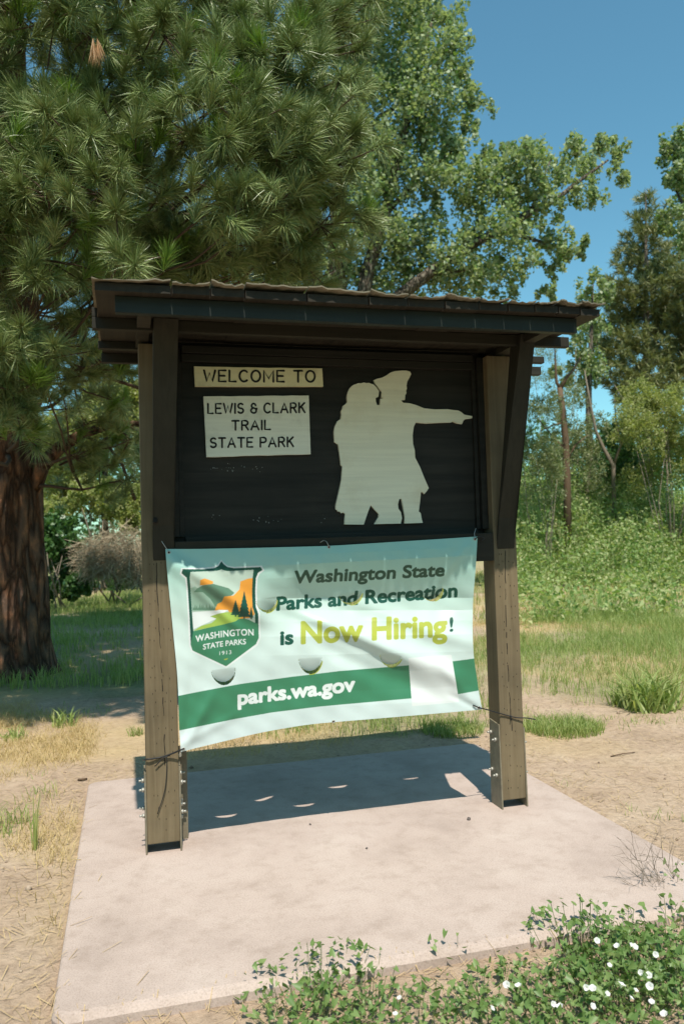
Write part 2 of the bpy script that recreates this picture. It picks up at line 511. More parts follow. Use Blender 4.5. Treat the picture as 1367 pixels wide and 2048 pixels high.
# one wavy shake over each board
def shake(a, c, lift):
    bm = bmesh.new()
    n, k = 10, 14
    T, B = [], []
    ph = random.uniform(0, 6)
    for j in range(k+1):
        y = RY0-.026 + (RY1-RY0+.035)*(j/k)**1.6
        for i in range(n+1):
            u = i/n
            x = a + (c-a)*u
            w = .007*math.sin(u*3.0+ph)*math.exp(-j*.2) + .0025*math.sin(u*23+ph*3+j) + lift*(abs(u-.5)*2)**2*.9
            z = ZD1 + .006 + w + .004*math.sin(j*.9+ph)
            yy_ = y + (.006*math.sin(u*17+ph)+.003*math.sin(u*41+2*ph) if j == 0 else 0)
            if j > 3: x = a-gap/2+.0004 + (c-a+gap-.0008)*u
            T.append(bm.verts.new((x, yy_, z+.006))); B.append(bm.verts.new((x, yy_, max(z, ZD1+.0035))))
    m = n+1
    for j in range(k):
        for i in range(n):
            q = [j*m+i, j*m+i+1, (j+1)*m+i+1, (j+1)*m+i]
            bm.faces.new([T[t] for t in q]); bm.faces.new([B[t] for t in q[::-1]])
    for i in range(n):
        bm.faces.new((B[i], B[i+1], T[i+1], T[i])); e = k*m
        bm.faces.new((T[e+i], T[e+i+1], B[e+i+1], B[e+i]))
    for j in range(k):
        bm.faces.new((T[j*m], T[(j+1)*m], B[(j+1)*m], B[j*m])); e = n
        bm.faces.new((B[j*m+e], B[(j+1)*m+e], T[(j+1)*m+e], T[j*m+e]))
    bmesh.ops.recalc_face_normals(bm, faces=bm.faces)
    return bm
for i, (a, c) in enumerate(zip(xs, xs[1:])):
    bm = shake(a-(.012 if i == 0 else -gap/2), c-(gap/2 if i < len(xs)-2 else -.012), random.uniform(.004, .013))
    me = bpy.data.meshes.new('roof_shake'); bm.to_mesh(me); bm.free()
    o = link('roof_shake', me, M_SHAKE, roof_o)

def beam(name, pl, pr, Y, z0, z1, th, mat, bev=.003):
    m = MB()
    m.box(onY(*pl, Y)[0], onY(*pr, Y)[0], Y, Y+th, z0, z1, bev)
    return m.build(name, mat, kiosk)
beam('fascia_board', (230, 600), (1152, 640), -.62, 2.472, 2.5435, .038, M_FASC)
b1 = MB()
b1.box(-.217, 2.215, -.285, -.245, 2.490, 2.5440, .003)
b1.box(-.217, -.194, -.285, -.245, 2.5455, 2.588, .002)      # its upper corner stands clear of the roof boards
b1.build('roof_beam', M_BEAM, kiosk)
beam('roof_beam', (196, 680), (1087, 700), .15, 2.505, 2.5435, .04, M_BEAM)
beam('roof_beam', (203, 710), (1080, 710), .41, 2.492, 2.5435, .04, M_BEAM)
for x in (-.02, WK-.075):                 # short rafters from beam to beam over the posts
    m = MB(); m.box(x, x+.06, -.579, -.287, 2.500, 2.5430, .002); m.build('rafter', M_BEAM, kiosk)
    m = MB(); m.box(x, x+.06, -.243, .148, 2.512, 2.5430, .002); m.build('rafter', M_BEAM, kiosk)

def post(x0, x1, lean_t):
    m = MB()
    zt = 2.50
    b = [(x0, 0, .046), (x1, 0, .046), (x1, .14, .046), (x0, .14, .046)]
    t = [(x+lean_t, y, zt) for x, y, _ in b]
    m.hexa(b, t, .005)
    # incised treatment marks and drying cracks, cut shallow into the face
    k = m
    old = set(m.bm.faces)
    rr = random.Random(int(x0*100)+3)
    for z in np.arange(.1, 1.42, .062):
        for u in (.22, .36, .62, .82):
            if rr.random() < .62:
                xx_ = x0 + (x1-x0)*(u+rr.uniform(-.05, .05)) + lean_t*z/zt
                zz_ = z + rr.uniform(-.012, .012)
                k.box(xx_-.0011, xx_+.0011, -.0016, .002, zz_-.0035, zz_+.0035)
    cx = x0 + (x1-x0)*.5
    pts = []
    for z in np.arange(.42, 1.5, .03):
        pts.append((cx + .012*math.sin(z*3.1+x0) + rr.uniform(-.002, .002) + lean_t*z/zt, z))
    for (xa, za), (xb, zb) in zip(pts, pts[1:]):
        if rr.random() < .8:
            w = rr.uniform(.0008, .0022)
            k.hexa([(xa-w, -.0015, za), (xa+w, -.0015, za), (xa+w, .003, za), (xa-w, .003, za)],
                   [(xb-w, -.0015, zb), (xb+w, -.0015, zb), (xb+w, .003, zb), (xb-w, .003, zb)])
    for f in m.bm.faces:
        if f not in old: f.material_index = 1
    o = m.build('post', M_POST, kiosk)
    o.data.materials.append(M_HOLE)
    return o
def plates(o, x0, x1, h0, h1):
    for x, h, s in ((x0-.0085, h0, -1), (x1+.0005, h1, 1)):
        m = MB()
        m.hexa([(x, -.006, .001), (x+.008, -.006, .001), (x+.008, .13, .001), (x, .13, .001)],
               [(x, .004, h-.012), (x+.008, .004, h-.012), (x+.008, .12, h), (x, .12, h)], .001)
        p = m.build('post_base_plate', M_STEEL, o)
        for (y, z) in ((.04, h-.10), (.095, h-.07), (.04, .175), (.095, .195)):
            k = MB()
            xo = x-.012 if s < 0 else x+.020
            xi = x if s < 0 else x+.008
            k.tube([(xi, y, z), (xo, y, z)], .011, 6)
            k.tube([(xo, y, z), (xo+s*.014, y, z)], .0055, 8)
            k.build('bolt', M_BOLT, p)
pl = post(-.014, .142, .004)
pr = post(WK-.14, WK, -.002)
plates(pl, -.014, .142, .40, .42)
plates(pr, WK-.14, WK, .47, .44)
# rear flange that shows to the right of the left post
m = MB(); m.box(.145, .192, .150, .158, .001, .47, .001)
p = m.build('post_base_plate', M_STEEL, pl)
for z in (.43, .20, .12):
    k = MB(); k.tube([(.158, .150, z), (.158, .126, z)], .010, 6); k.build('bolt', M_BOLT, p)
# braces that lean out from the posts to carry the front of the roof
def brace(pb, pt):
    m = MB()
    xa, xb = onY(pb[0], 1060, -.004)[0], onY(pb[1], 1060, -.004)[0]
    xc, xd = onY(pt[0], 650, -.30)[0], onY(pt[1], 650, -.30)[0]
    m.hexa([(xa, -.004, 1.50), (xb, -.004, 1.50), (xb, -.0015, 1.42), (xa, -.0015, 1.42)],
           [(xc, -.32, 2.5425), (xd, -.32, 2.5425), (xd, -.20, 2.5425), (xc, -.20, 2.5425)], .003)
    return m.build('brace', M_BRACE, kiosk)
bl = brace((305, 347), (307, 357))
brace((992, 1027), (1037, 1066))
k = MB(); k.tube([(.053, -.035, 1.615), (.053, -.055, 1.62)], .012, 12); k.build('bolt', M_HOLE, bl)
# panel, its frame and rails
m = MB(); m.box(.150, WK-.148, .095, .115, 1.45, 2.535); panel = m.build('sign_panel', M_PANEL, kiosk)
for x0, x1, y in ((.148, .176, .05), (.176, .202, .075), (WK-.178, WK-.1415, .05), (WK-.150-.052, WK-.178, .075)):
    m = MB(); m.box(x0+.001, x1-.001, y, .0945, 1.535, 2.50, .002); m.build('panel_trim', M_PANEL, kiosk)
for z0, z1, y in ((2.43, 2.47, .06), (2.472, 2.51, .045), (1.508, 1.533, .055)):
    m = MB(); m.box(.204, WK-.204, y, .0943, z0, z1, .002); m.build('panel_trim', M_PANEL, kiosk)
zr0, zr1 = onY(975, 1122, -.002)[2], onY(975, 1066, -.002)[2]
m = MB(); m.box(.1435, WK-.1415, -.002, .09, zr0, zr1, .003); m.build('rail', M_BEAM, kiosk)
# specks of flaked paint on the panel
def px_panel(x, y): return onY(x, y, .0935)
m = MB()
for cx, cy, n, w in ((470, 936, 26, 55), (535, 1040, 10, 30), (940, 732, 6, 4), (645, 1040, 3, 4), (430, 1035, 4, 12)):
    for i in range(n):
        p = px_panel(cx+random.uniform(-w, w), cy+random.gauss(0, 4))
        s_ = random.uniform(.0008, .0022)
        m.box(p[0]-s_, p[0]+s_, .0925, .0945, p[2]-s_*random.uniform(.6, 2.5), p[2]+s_)
m.build('paint_chip', flat('flaked_grey', (.22, .23, .22), .8), panel)

# routed lettering drawn with rounded strokes on a 4 x 6 grid
def arc(cx, cy, rx, ry, a0, a1, n=10):
    return [(cx+rx*math.cos(math.radians(a0+(a1-a0)*i/n)), cy+ry*math.sin(math.radians(a0+(a1-a0)*i/n))) for i in range(n+1)]
GL = {
 'W': (5.2, [[(0, 6), (1.3, 0), (2.6, 4.6), (3.9, 0), (5.2, 6)]]), 'E': (3.2, [[(3.2, 6), (0, 6), (0, 0), (3.2, 0)], [(0, 3.1), (2.7, 3.1)]]),
 'L': (3, [[(0, 6), (0, 0), (3, 0)]]), 'C': (3.8, [arc(2.1, 3, 2.1, 3, 48, 312, 18)]),
 'O': (4.2, [arc(2.1, 3, 2.1, 3, 0, 360, 22)]), 'M': (4.4, [[(0, 0), (0, 6), (2.2, 1.6), (4.4, 6), (4.4, 0)]]),
 'T': (3.8, [[(0, 6), (3.8, 6)], [(1.9, 6), (1.9, 0)]]), 'I': (0, [[(0, 6), (0, 0)]]),
 'S': (3.3, [arc(1.7, 4.45, 1.55, 1.5, 40, 265, 12) + arc(1.65, 1.5, 1.65, 1.5, 85, -150, 14)]),
 'A': (4.2, [[(0, 0), (2.1, 6), (4.2, 0)], [(.75, 2), (3.45, 2)]]),
 'R': (3.5, [[(0, 0), (0, 6), (1.9, 6)] + arc(1.9, 4.5, 1.4, 1.5, 90, -90, 10) + [(0, 3)], [(1.8, 3), (3.5, 0)]]),
 'K': (3.5, [[(0, 6), (0, 0)], [(3.3, 6), (0, 2.5)], [(1.25, 3.7), (3.5, 0)]]),
 'P': (3.4, [[(0, 0), (0, 6), (1.9, 6)] + arc(1.9, 4.4, 1.5, 1.6, 90, -90, 10) + [(0, 2.8)]]),
 '&': (3.4, [arc(1.6, 4.5, 1.25, 1.4, 10, 250, 10) + [(1.9, 3.1)], arc(1.7, 1.5, 1.7, 1.55, 115, 330, 14) + [(3.3, 2.5)], [(2.5, 2.7), (3.6, 2.7)]]),
}
def stroke_text(m, txt, A, B, caph, Y, rad):
    """letters from pixel A to pixel B along the baseline, cap height in pixels"""
    gapw = {' ': 3.2}
    ws = []
    x = 0
    lay = []
    for ch in txt:
        if ch == ' ':
            x += 3.0; continue
        w, st = GL[ch]
        lay.append((x, w, st)); x += w + 1.75
    tot = x-1.75
    A = np.array(A, float); B = np.array(B, float)
    for x0, w, st in lay:
        for pl_ in st:
            pts = []
            for u, v in pl_:
                q = A + (B-A)*((x0+u)/tot) + np.array([.03*0, -1.0])*caph*v/6
                p = onY(q[0], q[1], Y)
                pts.append((p[0], p[1], p[2]))
            m.tube(pts, rad, 6)
            for p in (pts[0], pts[-1]):
                m.ball(p, rad, 1)
def plaque(name, corners, Y, th, mat, label, lines, rad, jag=0):
    P = [onY(x, y, Y) for x, y in corners]       # TL TR BR BL
    m = MB()
    poly = []
    for i in range(4):
        a, c = P[i], P[(i+1) % 4]
        n = 12
        for k in range(n):
            q = a+(c-a)*k/n
            j = random.uniform(-1, 1)*jag
            poly.append((q[0]+j*.4, q[2]+j))
    m.prism(poly, Y, Y+th)
    o = m.build(name, mat, kiosk, label)
    t = MB()
    for txt, A, B, ch in lines:
        stroke_text(t, txt, A, B, ch, Y+rad*.45, rad)
    t.build('lettering', M_TEXTK, o)
    return o
plaque('name_plaque', [(388, 733), (644, 737), (646, 773), (390, 773)], .072, .0205, M_CREAM, 'narrow cream plaque reading WELCOME TO',
       [('WELCOME TO', (408, 763), (629, 764), 22)], .0074, .0012)
plaque('name_plaque', [(407, 793), (617, 791), (621, 908), (413, 914)], .072, .0205, M_WHITE, 'whitish plaque reading LEWIS & CLARK TRAIL STATE PARK',
       [('LEWIS & CLARK', (416, 827), (609, 825), 19), ('TRAIL', (464, 860), (540, 859), 18), ('STATE PARK', (421, 895), (586, 893), 18.5)], .0066, .0012)
# small split at the left end of the cream plaque and the lower edge of the white one
SIL = [(128,622),(126,600),(128,585),(132,572),(140,556),(150,546),(158,541),(168,538),(180,533),(192,534),(205,530),(218,533),(230,532),(242,537),(250,539),(262,550),(277,571),(274,597),(261,603),(262,620),(268,637),(281,635),(284,607),(300,604),(288,600),(290,573),(281,563),(268,546),(258,532),(253,519),(270,512),(290,508),(310,498),(330,484),(350,477),(380,474),(405,474),(423,479),(428,490),(420,508),(410,525),(406,545),(408,558),(404,570),(406,580),(400,590),(399,612),(380,614),(391,626),(420,628),(450,636),(490,652),(540,657),(600,656),(625,660),(650,662),(666,671),(678,682),(716,689),(715,699),(682,703),(673,712),(668,726),(645,722),(624,713),(618,718),(560,720),(500,723),(450,718),(440,740),(435,780),(437,820),(445,850),(447,885),(455,900),(470,930),(490,980),(511,1028),(500,1045),(490,1056),(478,1044),(474,1050),(470,1090),(464,1138),(473,1146),(478,1175),(483,1192),(397,1195),(399,1165),(391,1120),(383,1078),(372,1080),(366,1105),(368,1125),(380,1142),(385,1170),(379,1195),(255,1198),(263,1185),(275,1165),(276,1150),(257,1130),(238,1108),(225,1140),(205,1200),(114,1199),(118,1150),(108,1142),(100,1147),(92,1138),(84,1139),(80,1130),(74,1130),(73,1110),(85,1060),(100,990),(105,925),(98,920),(92,870),(85,822),(67,810),(65,760),(70,735),(82,712),(97,702),(100,680),(98,665),(104,655),(108,640),(120,632)]
m = MB()
poly = []
for cx, cy in SIL:
    p = onY(640+cx/2.357, 540+cy/2.357, .078)
    poly.append((p[0], p[2]))
m.prism(poly[::-1], .078, .0945)
m.build('silhouette_cutout', M_SILH, kiosk, 'pale cut-out of two standing figures, the right one in a cocked hat pointing')

# ------------------------------------------------------------------ the vinyl banner
ban = empty('vinyl_banner', (.93, -.03, .5), 'white and green vinyl hiring banner tied across the two posts', 'banner')
bx = np.array([(331, 1098), (954, 1073), (963, 1419), (362, 1504)], float)
def edge(pts, n=40):
    pts = np.array(pts, float)
    s = np.concatenate([[0], np.cumsum(np.hypot(*np.diff(pts, axis=0).T))]); s /= s[-1]
    return lambda t: np.stack([np.interp(t, s, pts[:, 0]), np.interp(t, s, pts[:, 1])], -1)
def smooth_edge(pts):
    e = edge(pts)
    t = np.linspace(0, 1, 200)
    q = e(t)
    for _ in range(120):
        q[1:-1] = (q[:-2]+q[2:]+2*q[1:-1])/4
    return lambda u: np.stack([np.interp(u, t, q[:, 0]), np.interp(u, t, q[:, 1])], -1)
eL = smooth_edge([(331, 1098), (333, 1130), (339, 1190), (347, 1270), (354, 1340), (357, 1390), (358, 1450), (362, 1504)])
eR = smooth_edge([(954, 1073), (951, 1130), (945, 1200), (944, 1260), (946, 1310), (952, 1350), (957, 1385), (963, 1419)])
eT = smooth_edge([(331, 1098), (400, 1098), (500, 1096), (657, 1092), (800, 1083), (880, 1078), (954, 1073)])
eB = smooth_edge([(362, 1504), (370, 1501), (430, 1487), (520, 1465), (620, 1448), (720, 1440), (850, 1429), (963, 1419)])
def coons(u, v):
    u = np.asarray(u, float); v = np.asarray(v, float)
    U, V = u[..., None], v[..., None]
    return ((1-V)*eT(u)+V*eB(u) + (1-U)*eL(v)+U*eR(v)
            - ((1-U)*(1-V)*bx[0]+U*(1-V)*bx[1]+U*V*bx[2]+(1-U)*V*bx[3]))
def D(px, py):
    """how far the vinyl stands out from its plane, metres"""
    px = np.asarray(px, float); py = np.asarray(py, float)
    u = (px-340)/610; v = (py-(1098-25*u))/(395-50*u)
    v0 = v
    prof = np.interp(v - .12*(u-.62)*sstep(.15, .35, v), [-.2, 0, .06, .11, .18, .25, .31, .38, .44, .52, .62, .72, .82, .9, 1, 1.2],
                        [-.01, 0, .010, .012, -.016, -.054, -.082, -.070, -.034, .000, .012, .010, .014, .022, .024, .02])
    prof2 = np.interp(v, [0, .1, .2, .3, .4, .5, .6, .7, .8, .9, 1], [0, .01, .014, .016, .018, .02, .022, .022, .022, .022, .02])
    w = sstep(.22, .48, u)*sstep(1.10, .86, u)
    d = prof*w + prof2*(1-w)
    # diagonal folds: a ridge from the upper left corner, another running down to the right
    def ridge(x0, y0, x1, y1, wd, h, fade=.2):
        dx, dy = x1-x0, y1-y0
        L = math.hypot(dx, dy)
        t = ((px-x0)*dx+(py-y0)*dy)/L/L
        s = ((py-y0)*dx-(px-x0)*dy)/L
        return h*np.exp(-(s/wd)**2)*sstep(-fade, fade, t)*sstep(1+fade, 1-fade, t)
    d = d + ridge(345, 1120, 520, 1235, 18, .034) + ridge(360, 1150, 480, 1260, 10, .012)
    d = d + ridge(600, 1225, 900, 1350, 22, .036) + ridge(560, 1225, 800, 1330, 14, -.016)
    d = d + ridge(700, 1200, 945, 1290, 16, .016) + ridge(640, 1290, 860, 1390, 20, -.018)
    d = d + ridge(365, 1500, 420, 1400, 12, .014, .35) + ridge(372, 1500, 380, 1350, 10, -.007, .3) + ridge(362, 1490, 470, 1430, 10, .006, .3)
    d = d + ridge(958, 1415, 880, 1330, 12, .010, .3) + ridge(955, 1418, 900, 1390, 7, -.006, .3)
    d = d + ridge(340, 1110, 400, 1300, 14, .012) + ridge(935, 1090, 870, 1170, 9, .006, .3)
    d = d + .0035*np.sin(px*.045+py*.02)*np.sin(py*.03-px*.011) + .0016*np.sin(px*.11-py*.05)*np.sin(py*.09+px*.02)
    return d
YB = -.016
def P(px, py, off=0.0):
    px = np.atleast_1d(np.asarray(px, float)); py = np.atleast_1d(np.asarray(py, float))
    Y = YB - D(px, py) - off
    d = RT[None]*((px-683.5)/F_PX)[:, None] - UP[None]*((py-1024.0)/F_PX)[:, None] + FW[None]
    return CP[None] + d*((Y-CP[1])/d[:, 1])[:, None]
FLAP = [((422, 1340), (470, 1334), 33), ((597, 1317), (643, 1314), 32), ((760, 1307), (803, 1312), 24),
        ((511, 1199), (553, 1193), 29), ((677, 1189), (723, 1180), 25), ((844, 1189), (882, 1172), 22)]
# the print is drawn at three samples to the pixel and carried by the sheet's own small faces
BX0, BY0, BX1, BY1, SS = 318, 1062, 976, 1516, 3
INK = np.zeros(((BY1-BY0)*SS, (BX1-BX0)*SS, 3), np.float32)
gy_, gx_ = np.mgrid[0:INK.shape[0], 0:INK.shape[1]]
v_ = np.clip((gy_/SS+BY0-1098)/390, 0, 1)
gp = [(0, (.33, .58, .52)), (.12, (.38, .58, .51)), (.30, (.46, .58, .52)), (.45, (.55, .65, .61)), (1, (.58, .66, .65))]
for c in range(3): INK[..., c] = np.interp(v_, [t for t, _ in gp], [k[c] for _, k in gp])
# the base colour is also paler towards the left
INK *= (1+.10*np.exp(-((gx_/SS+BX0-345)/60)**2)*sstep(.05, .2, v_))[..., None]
def ink_tris(T, col):
    """T: (n,3,2) triangles in photo pixels"""
    m = np.zeros(INK.shape[:2], bool)
    T = (np.asarray(T, float)-np.array([BX0, BY0]))*SS
    for t in T:
        x0, y0 = np.floor(t.min(0)).astype(int); x1, y1 = np.ceil(t.max(0)).astype(int)+1
        x0 = max(x0, 0); y0 = max(y0, 0); x1 = min(x1, m.shape[1]); y1 = min(y1, m.shape[0])
        if x1 <= x0 or y1 <= y0: continue
        yy_, xx_ = np.mgrid[y0:y1, x0:x1]; xx_ = xx_+.5; yy_ = yy_+.5
        s_ = []
        for k in range(3):
            a_, b_ = t[k], t[(k+1) % 3]
            s_.append((b_[0]-a_[0])*(yy_-a_[1])-(b_[1]-a_[1])*(xx_-a_[0]))
        s_ = np.array(s_)
        m[y0:y1, x0:x1] |= (s_ >= 0).all(0) | (s_ <= 0).all(0)
    return m
def bm_tris(bm):
    bmesh.ops.triangulate(bm, faces=bm.faces)
    return np.array([[v.co[:2] for v in f.verts] for f in bm.faces])
def ink_poly(polys, col, *_):
    bm = bmesh.new()
    for poly in polys:
        bm.faces.new([bm.verts.new((x, y, 0)) for x, y in poly]).normal_update()
    m = ink_tris(bm_tris(bm), col); bm.free()
    INK[m] = col
def text_bm(txt, space=1.0):
    c = bpy.data.curves.new('t', 'FONT')
    c.body = txt
    c.size = 1
    c.space_character = space
    c.resolution_u = 6
    o = bpy.data.objects.new('t', c)
    COL.objects.link(o)
    dg = bpy.context.evaluated_depsgraph_get()
    me = bpy.data.meshes.new_from_object(o.evaluated_get(dg))
    bpy.data.objects.remove(o); bpy.data.curves.remove(c)
    bm = bmesh.new(); bm.from_mesh(me)
    bpy.data.meshes.remove(me)
    return bm
_b = text_bm('H'); CAP = max(v.co.y for v in _b.verts); _b.free()
def ink_text(txt, A, B, cap, col, off=0, parent=None, bold=.03, up=(.0, -1.0), arcd=0.0, space=1.0):
    """bold: stroke growth in cap heights"""
    bm = text_bm(txt, space)
    x0 = min(v.co.x for v in bm.verts); x1 = max(v.co.x for v in bm.verts)
    A = np.array(A, float); B = np.array(B, float); U = np.array(up, float)
    g = bold*cap
    A = A+np.array([g, 0]); B = B-np.array([g, 0])
    for v in bm.verts:
        t = (v.co.x-x0)/(x1-x0)
        q = A+(B-A)*t + U*(g+(cap-2*g)*(v.co.y/CAP)) + np.array([0, -arcd*4*t*(1-t)])
        v.co = (q[0], q[1], 0)
    m = ink_tris(bm_tris(bm), col); bm.free()
    R_ = int(round(g*SS))
    out = m.copy()
    for dy in range(-R_, R_+1):
        for dx in range(-R_, R_+1):
            if dx*dx+dy*dy <= (g*SS)**2+.3: out |= np.roll(np.roll(m, dy, 0), dx, 1)
    INK[out] = col
C_INK = dict(DK=(.012, .075, .05), GREY=(.035, .085, .055), MID=(.05, .20, .105), LIME=(.36, .40, .06), WHITE=(.68, .71, .69),
             ORANGE=(.72, .30, .045), HILL=(.11, .21, .14), FAR=(.27, .40, .31), SKY=(.42, .51, .43), MEADOW=(.31, .44, .08))
# green band
ink_poly([[(355.5, 1392), (400, 1383), (480, 1368), (580, 1354), (680, 1342), (817, 1330.5), (910, 1322), (947.5, 1317), (950.5, 1340), (957, 1381),
                        (918, 1388), (820, 1397), (740, 1404), (640, 1413), (543, 1425), (470, 1438), (397, 1453), (358.5, 1461)]], C_INK["MID"])
ink_text('parks.wa.gov', (475, 1411), (710, 1383), 31, C_INK["WHITE"], 0, None, .058, (-.01, -1))
ink_text('Washington State', (586, 1168), (888, 1153), 27, C_INK["GREY"], 0, None, .058, (.10, -1))
ink_text('Parks and Recreation', (552, 1222), (914, 1195), 29, C_INK["DK"], 0, None, .058, (.03, -1))
ink_text('is', (560, 1291), (587, 1289), 30, C_INK["DK"], 0, None, .058)
ink_text('Now Hiring', (601, 1289), (894, 1274), 47, C_INK["LIME"], 0, None, .05, (.0, -1))
ink_text('!', (898, 1264), (906, 1263), 29, C_INK["DK"], 0, None, .03)
ink_poly([[(816, 1316), (902, 1309.5), (917.5, 1404), (823.5, 1412.5)]], C_INK["WHITE"], 0, None)
# emblem
c5 = lambda L: [(280+x/3.4175, 1060+y/3.4175) for x, y in L]
ink_poly([c5([(556,203),(573,225),(597,243),(640,251),(740,246),(832,243),(850,276),(818,300),(803,330),(798,420),(802,520),(819,570),(823,742),(802,790),(590,945),(349,832),(336,790),(328,600),(316,400),(308,332),(272,302),(281,260),(430,257),(500,250),(530,238)])], C_INK["WHITE"])
ink_poly([c5([(556,213),(572,234),(598,253),(640,261),(740,257),(824,253),(836,274),(807,292),(792,328),(787,420),(791,525),(808,572),(811,738),(792,780),(588,932),(359,824),(347,786),(339,600),(327,400),(319,326),(284,296),(292,267),(430,268),(505,261),(535,247)])], C_INK['DK'], 0.0030)
ink_poly([c5([(345,287),(520,279),(545,274),(556,268),(568,274),(595,281),(776,272),(769,330),(764,420),(768,525),(785,575),(786,634),(700,600),(620,645),(365,692),(357,600),(345,400),(340,325)])], C_INK['SKY'], 0.0043)
ink_poly([c5([(364,692),(450,672),(540,652),(620,632),(690,600),(740,612),(787,636),(806,640),(811,738),(792,780),(588,932),(359,824),(347,786)])], C_INK['MID'], 0.0052)
ink_poly([c5([(347,400),(375,385),(430,420),(480,470),(520,520),(515,552),(356,556)])], C_INK['FAR'], 0.0056)
ink_poly([c5([(368,425),(390,400),(430,378),(500,368),(560,385),(605,398),(645,430),(600,470),(560,500),(520,530),(480,470),(430,425)])], C_INK['HILL'], 0.0060)
ink_poly([c5([(505,556),(530,505),(560,490),(575,455),(640,448),(680,405),(686,352),(735,333),(769,328),(765,420),(768,525),(783,575),(760,600),(640,610),(600,546),(540,545)]),
                         c5([(410,378),(412,342),(440,331),(470,340),(500,352),(498,368),(440,376)])], C_INK['ORANGE'], 0.0065)
ink_poly([c5([(358,562),(440,556),(540,548),(605,548),(560,570),(478,592),(522,606),(470,630),(365,678)])], C_INK['WHITE'], 0.0069)
ink_poly([c5([(365,690),(420,655),(490,635),(522,606),(480,590),(540,570),(605,560),(650,570),(700,590),(650,625),(560,648)])], C_INK['MEADOW'], 0.0074)
trees = []
for cx, top, bot, w in ((712, 418, 606, 46), (653, 478, 592, 36), (760, 520, 610, 16)):
    L, Rr = [], []
    n = 7
    for i in range(n):
        y0 = top+(bot-12-top)*i/n; y1 = top+(bot-12-top)*(i+1)/n
        Rr += [(cx+w*(i+.12)/n*.7, y0), (cx+w*(i+1)/n, y1)]
        L += [(cx-w*(i+.12)/n*.7-.5, y0), (cx-w*(i+1)/n, y1)]
    poly = [(cx, top-6)] + Rr + [(cx+5, bot-11), (cx+5, bot), (cx-5, bot), (cx-5, bot-11)] + L[::-1]
    trees.append(c5(poly))
ink_poly(trees, C_INK['DK'], 0.0082)
far = []
for k, cx in enumerate(range(366, 515, 11)):
    h = random.uniform(22, 50)
    far.append(c5([(cx-7, 548), (cx, 548-h), (cx+7, 546)]))
ink_poly(far, C_INK['HILL'], 0.0065)
ink_text('WASHINGTON', (280+380/3.4175, 1060+768/3.4175), (280+777/3.4175, 1060+722/3.4175), 13.2, C_INK["WHITE"], 0, None, .035, (-.02, -1), 4, space=1.08)
ink_text('STATE PARKS', (280+431/3.4175, 1060+819/3.4175), (280+724/3.4175, 1060+781/3.4175), 11, C_INK["WHITE"], 0, None, .03, (-.02, -1), 1.5)
ink_text('1913', (280+542/3.4175, 1060+856/3.4175), (280+625/3.4175, 1060+848/3.4175), 8, C_INK['WHITE'], 0, None, .03, space=1.1)
ink_poly([c5([(573, 883), (600, 876), (598, 884), (576, 890)])], C_INK['LIME'], 0.0065)

for A_, B_, h in FLAP[1:]:             # yellowish cut edge of each wind flap
    A_ = np.array(A_, float); B_ = np.array(B_, float)
    ax = (B_-A_); L = np.hypot(*ax); ax /= L; dn = np.array([-ax[1], ax[0]]); c_ = (A_+B_)/2
    th = np.radians(np.linspace(15, 100, 18))
    o1 = [tuple(c_+ax*math.cos(t)*L/2*1.10+dn*math.sin(t)*h*1.07) for t in th]
    o2 = [tuple(c_+ax*math.cos(t)*L/2+dn*math.sin(t)*h) for t in th]
    ink_poly([o1+o2[::-1]], C_INK['LIME'])
NU, NV = 640, 420
uu, vv = np.meshgrid(np.linspace(0, 1, NU+1), np.linspace(0, 1, NV+1))
pp = coons(uu, vv).reshape(-1, 2)
base = P(pp[:, 0], pp[:, 1])
# wind flaps: half discs cut free along their lower edge and pushed in, leaving a thin crescent open
flapd = np.zeros(len(pp))
idx = (np.arange(NV)[:, None]*(NU+1)+np.arange(NU)[None]).ravel()
cen = (pp[idx]+pp[idx+1]+pp[idx+NU+1]+pp[idx+NU+2])/4
keep = np.ones(len(idx), bool)
for A_, B_, h in FLAP:
    A_ = np.array(A_, float); B_ = np.array(B_, float)
    ax = (B_-A_); L = np.hypot(*ax); ax /= L; dn = np.array([-ax[1], ax[0]])
    q = pp-(A_+B_)/2
    s, t = q@ax/(L/2), q@dn/h
    ins = (t > 0) & (s*s+t*t < .93)
    flapd[ins] += .030*np.clip(t[ins], 0, 1)**1.3
    q = cen-(A_+B_)/2
    s, t = q@ax/(L/2), q@dn/h
    keep &= ~((t > .05) & (s*s+t*t < 1.03) & (s*s+(t/.86)**2 > 1.0))
base[:, 1] += flapd
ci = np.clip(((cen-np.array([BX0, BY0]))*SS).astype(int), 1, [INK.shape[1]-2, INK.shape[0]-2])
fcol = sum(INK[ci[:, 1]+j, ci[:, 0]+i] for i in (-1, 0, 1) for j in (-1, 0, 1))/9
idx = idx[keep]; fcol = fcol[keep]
M_VINYL, nt, b = vinyl('printed_vinyl', None, .36)
at = nt.nodes.new('ShaderNodeAttribute'); at.attribute_name = 'print'
pc = at.outputs['Color']
nt.links.new(pc, b.inputs['Base Color'])
tr = nt.nodes.new('ShaderNodeBsdfTranslucent'); nt.links.new(pc, tr.inputs['Color'])
mx = nt.nodes.new('ShaderNodeMixShader'); mx.inputs[0].default_value = .12
nt.links.new(b.outputs[0], mx.inputs[1]); nt.links.new(tr.outputs[0], mx.inputs[2])
nt.links.new(mx.outputs[0], nt.nodes['Material Output'].inputs['Surface'])
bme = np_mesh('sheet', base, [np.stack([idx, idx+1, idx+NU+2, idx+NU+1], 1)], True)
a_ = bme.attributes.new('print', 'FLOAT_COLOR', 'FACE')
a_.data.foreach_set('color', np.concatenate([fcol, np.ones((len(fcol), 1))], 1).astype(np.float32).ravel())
sheet = link('sheet', bme, M_VINYL, ban)
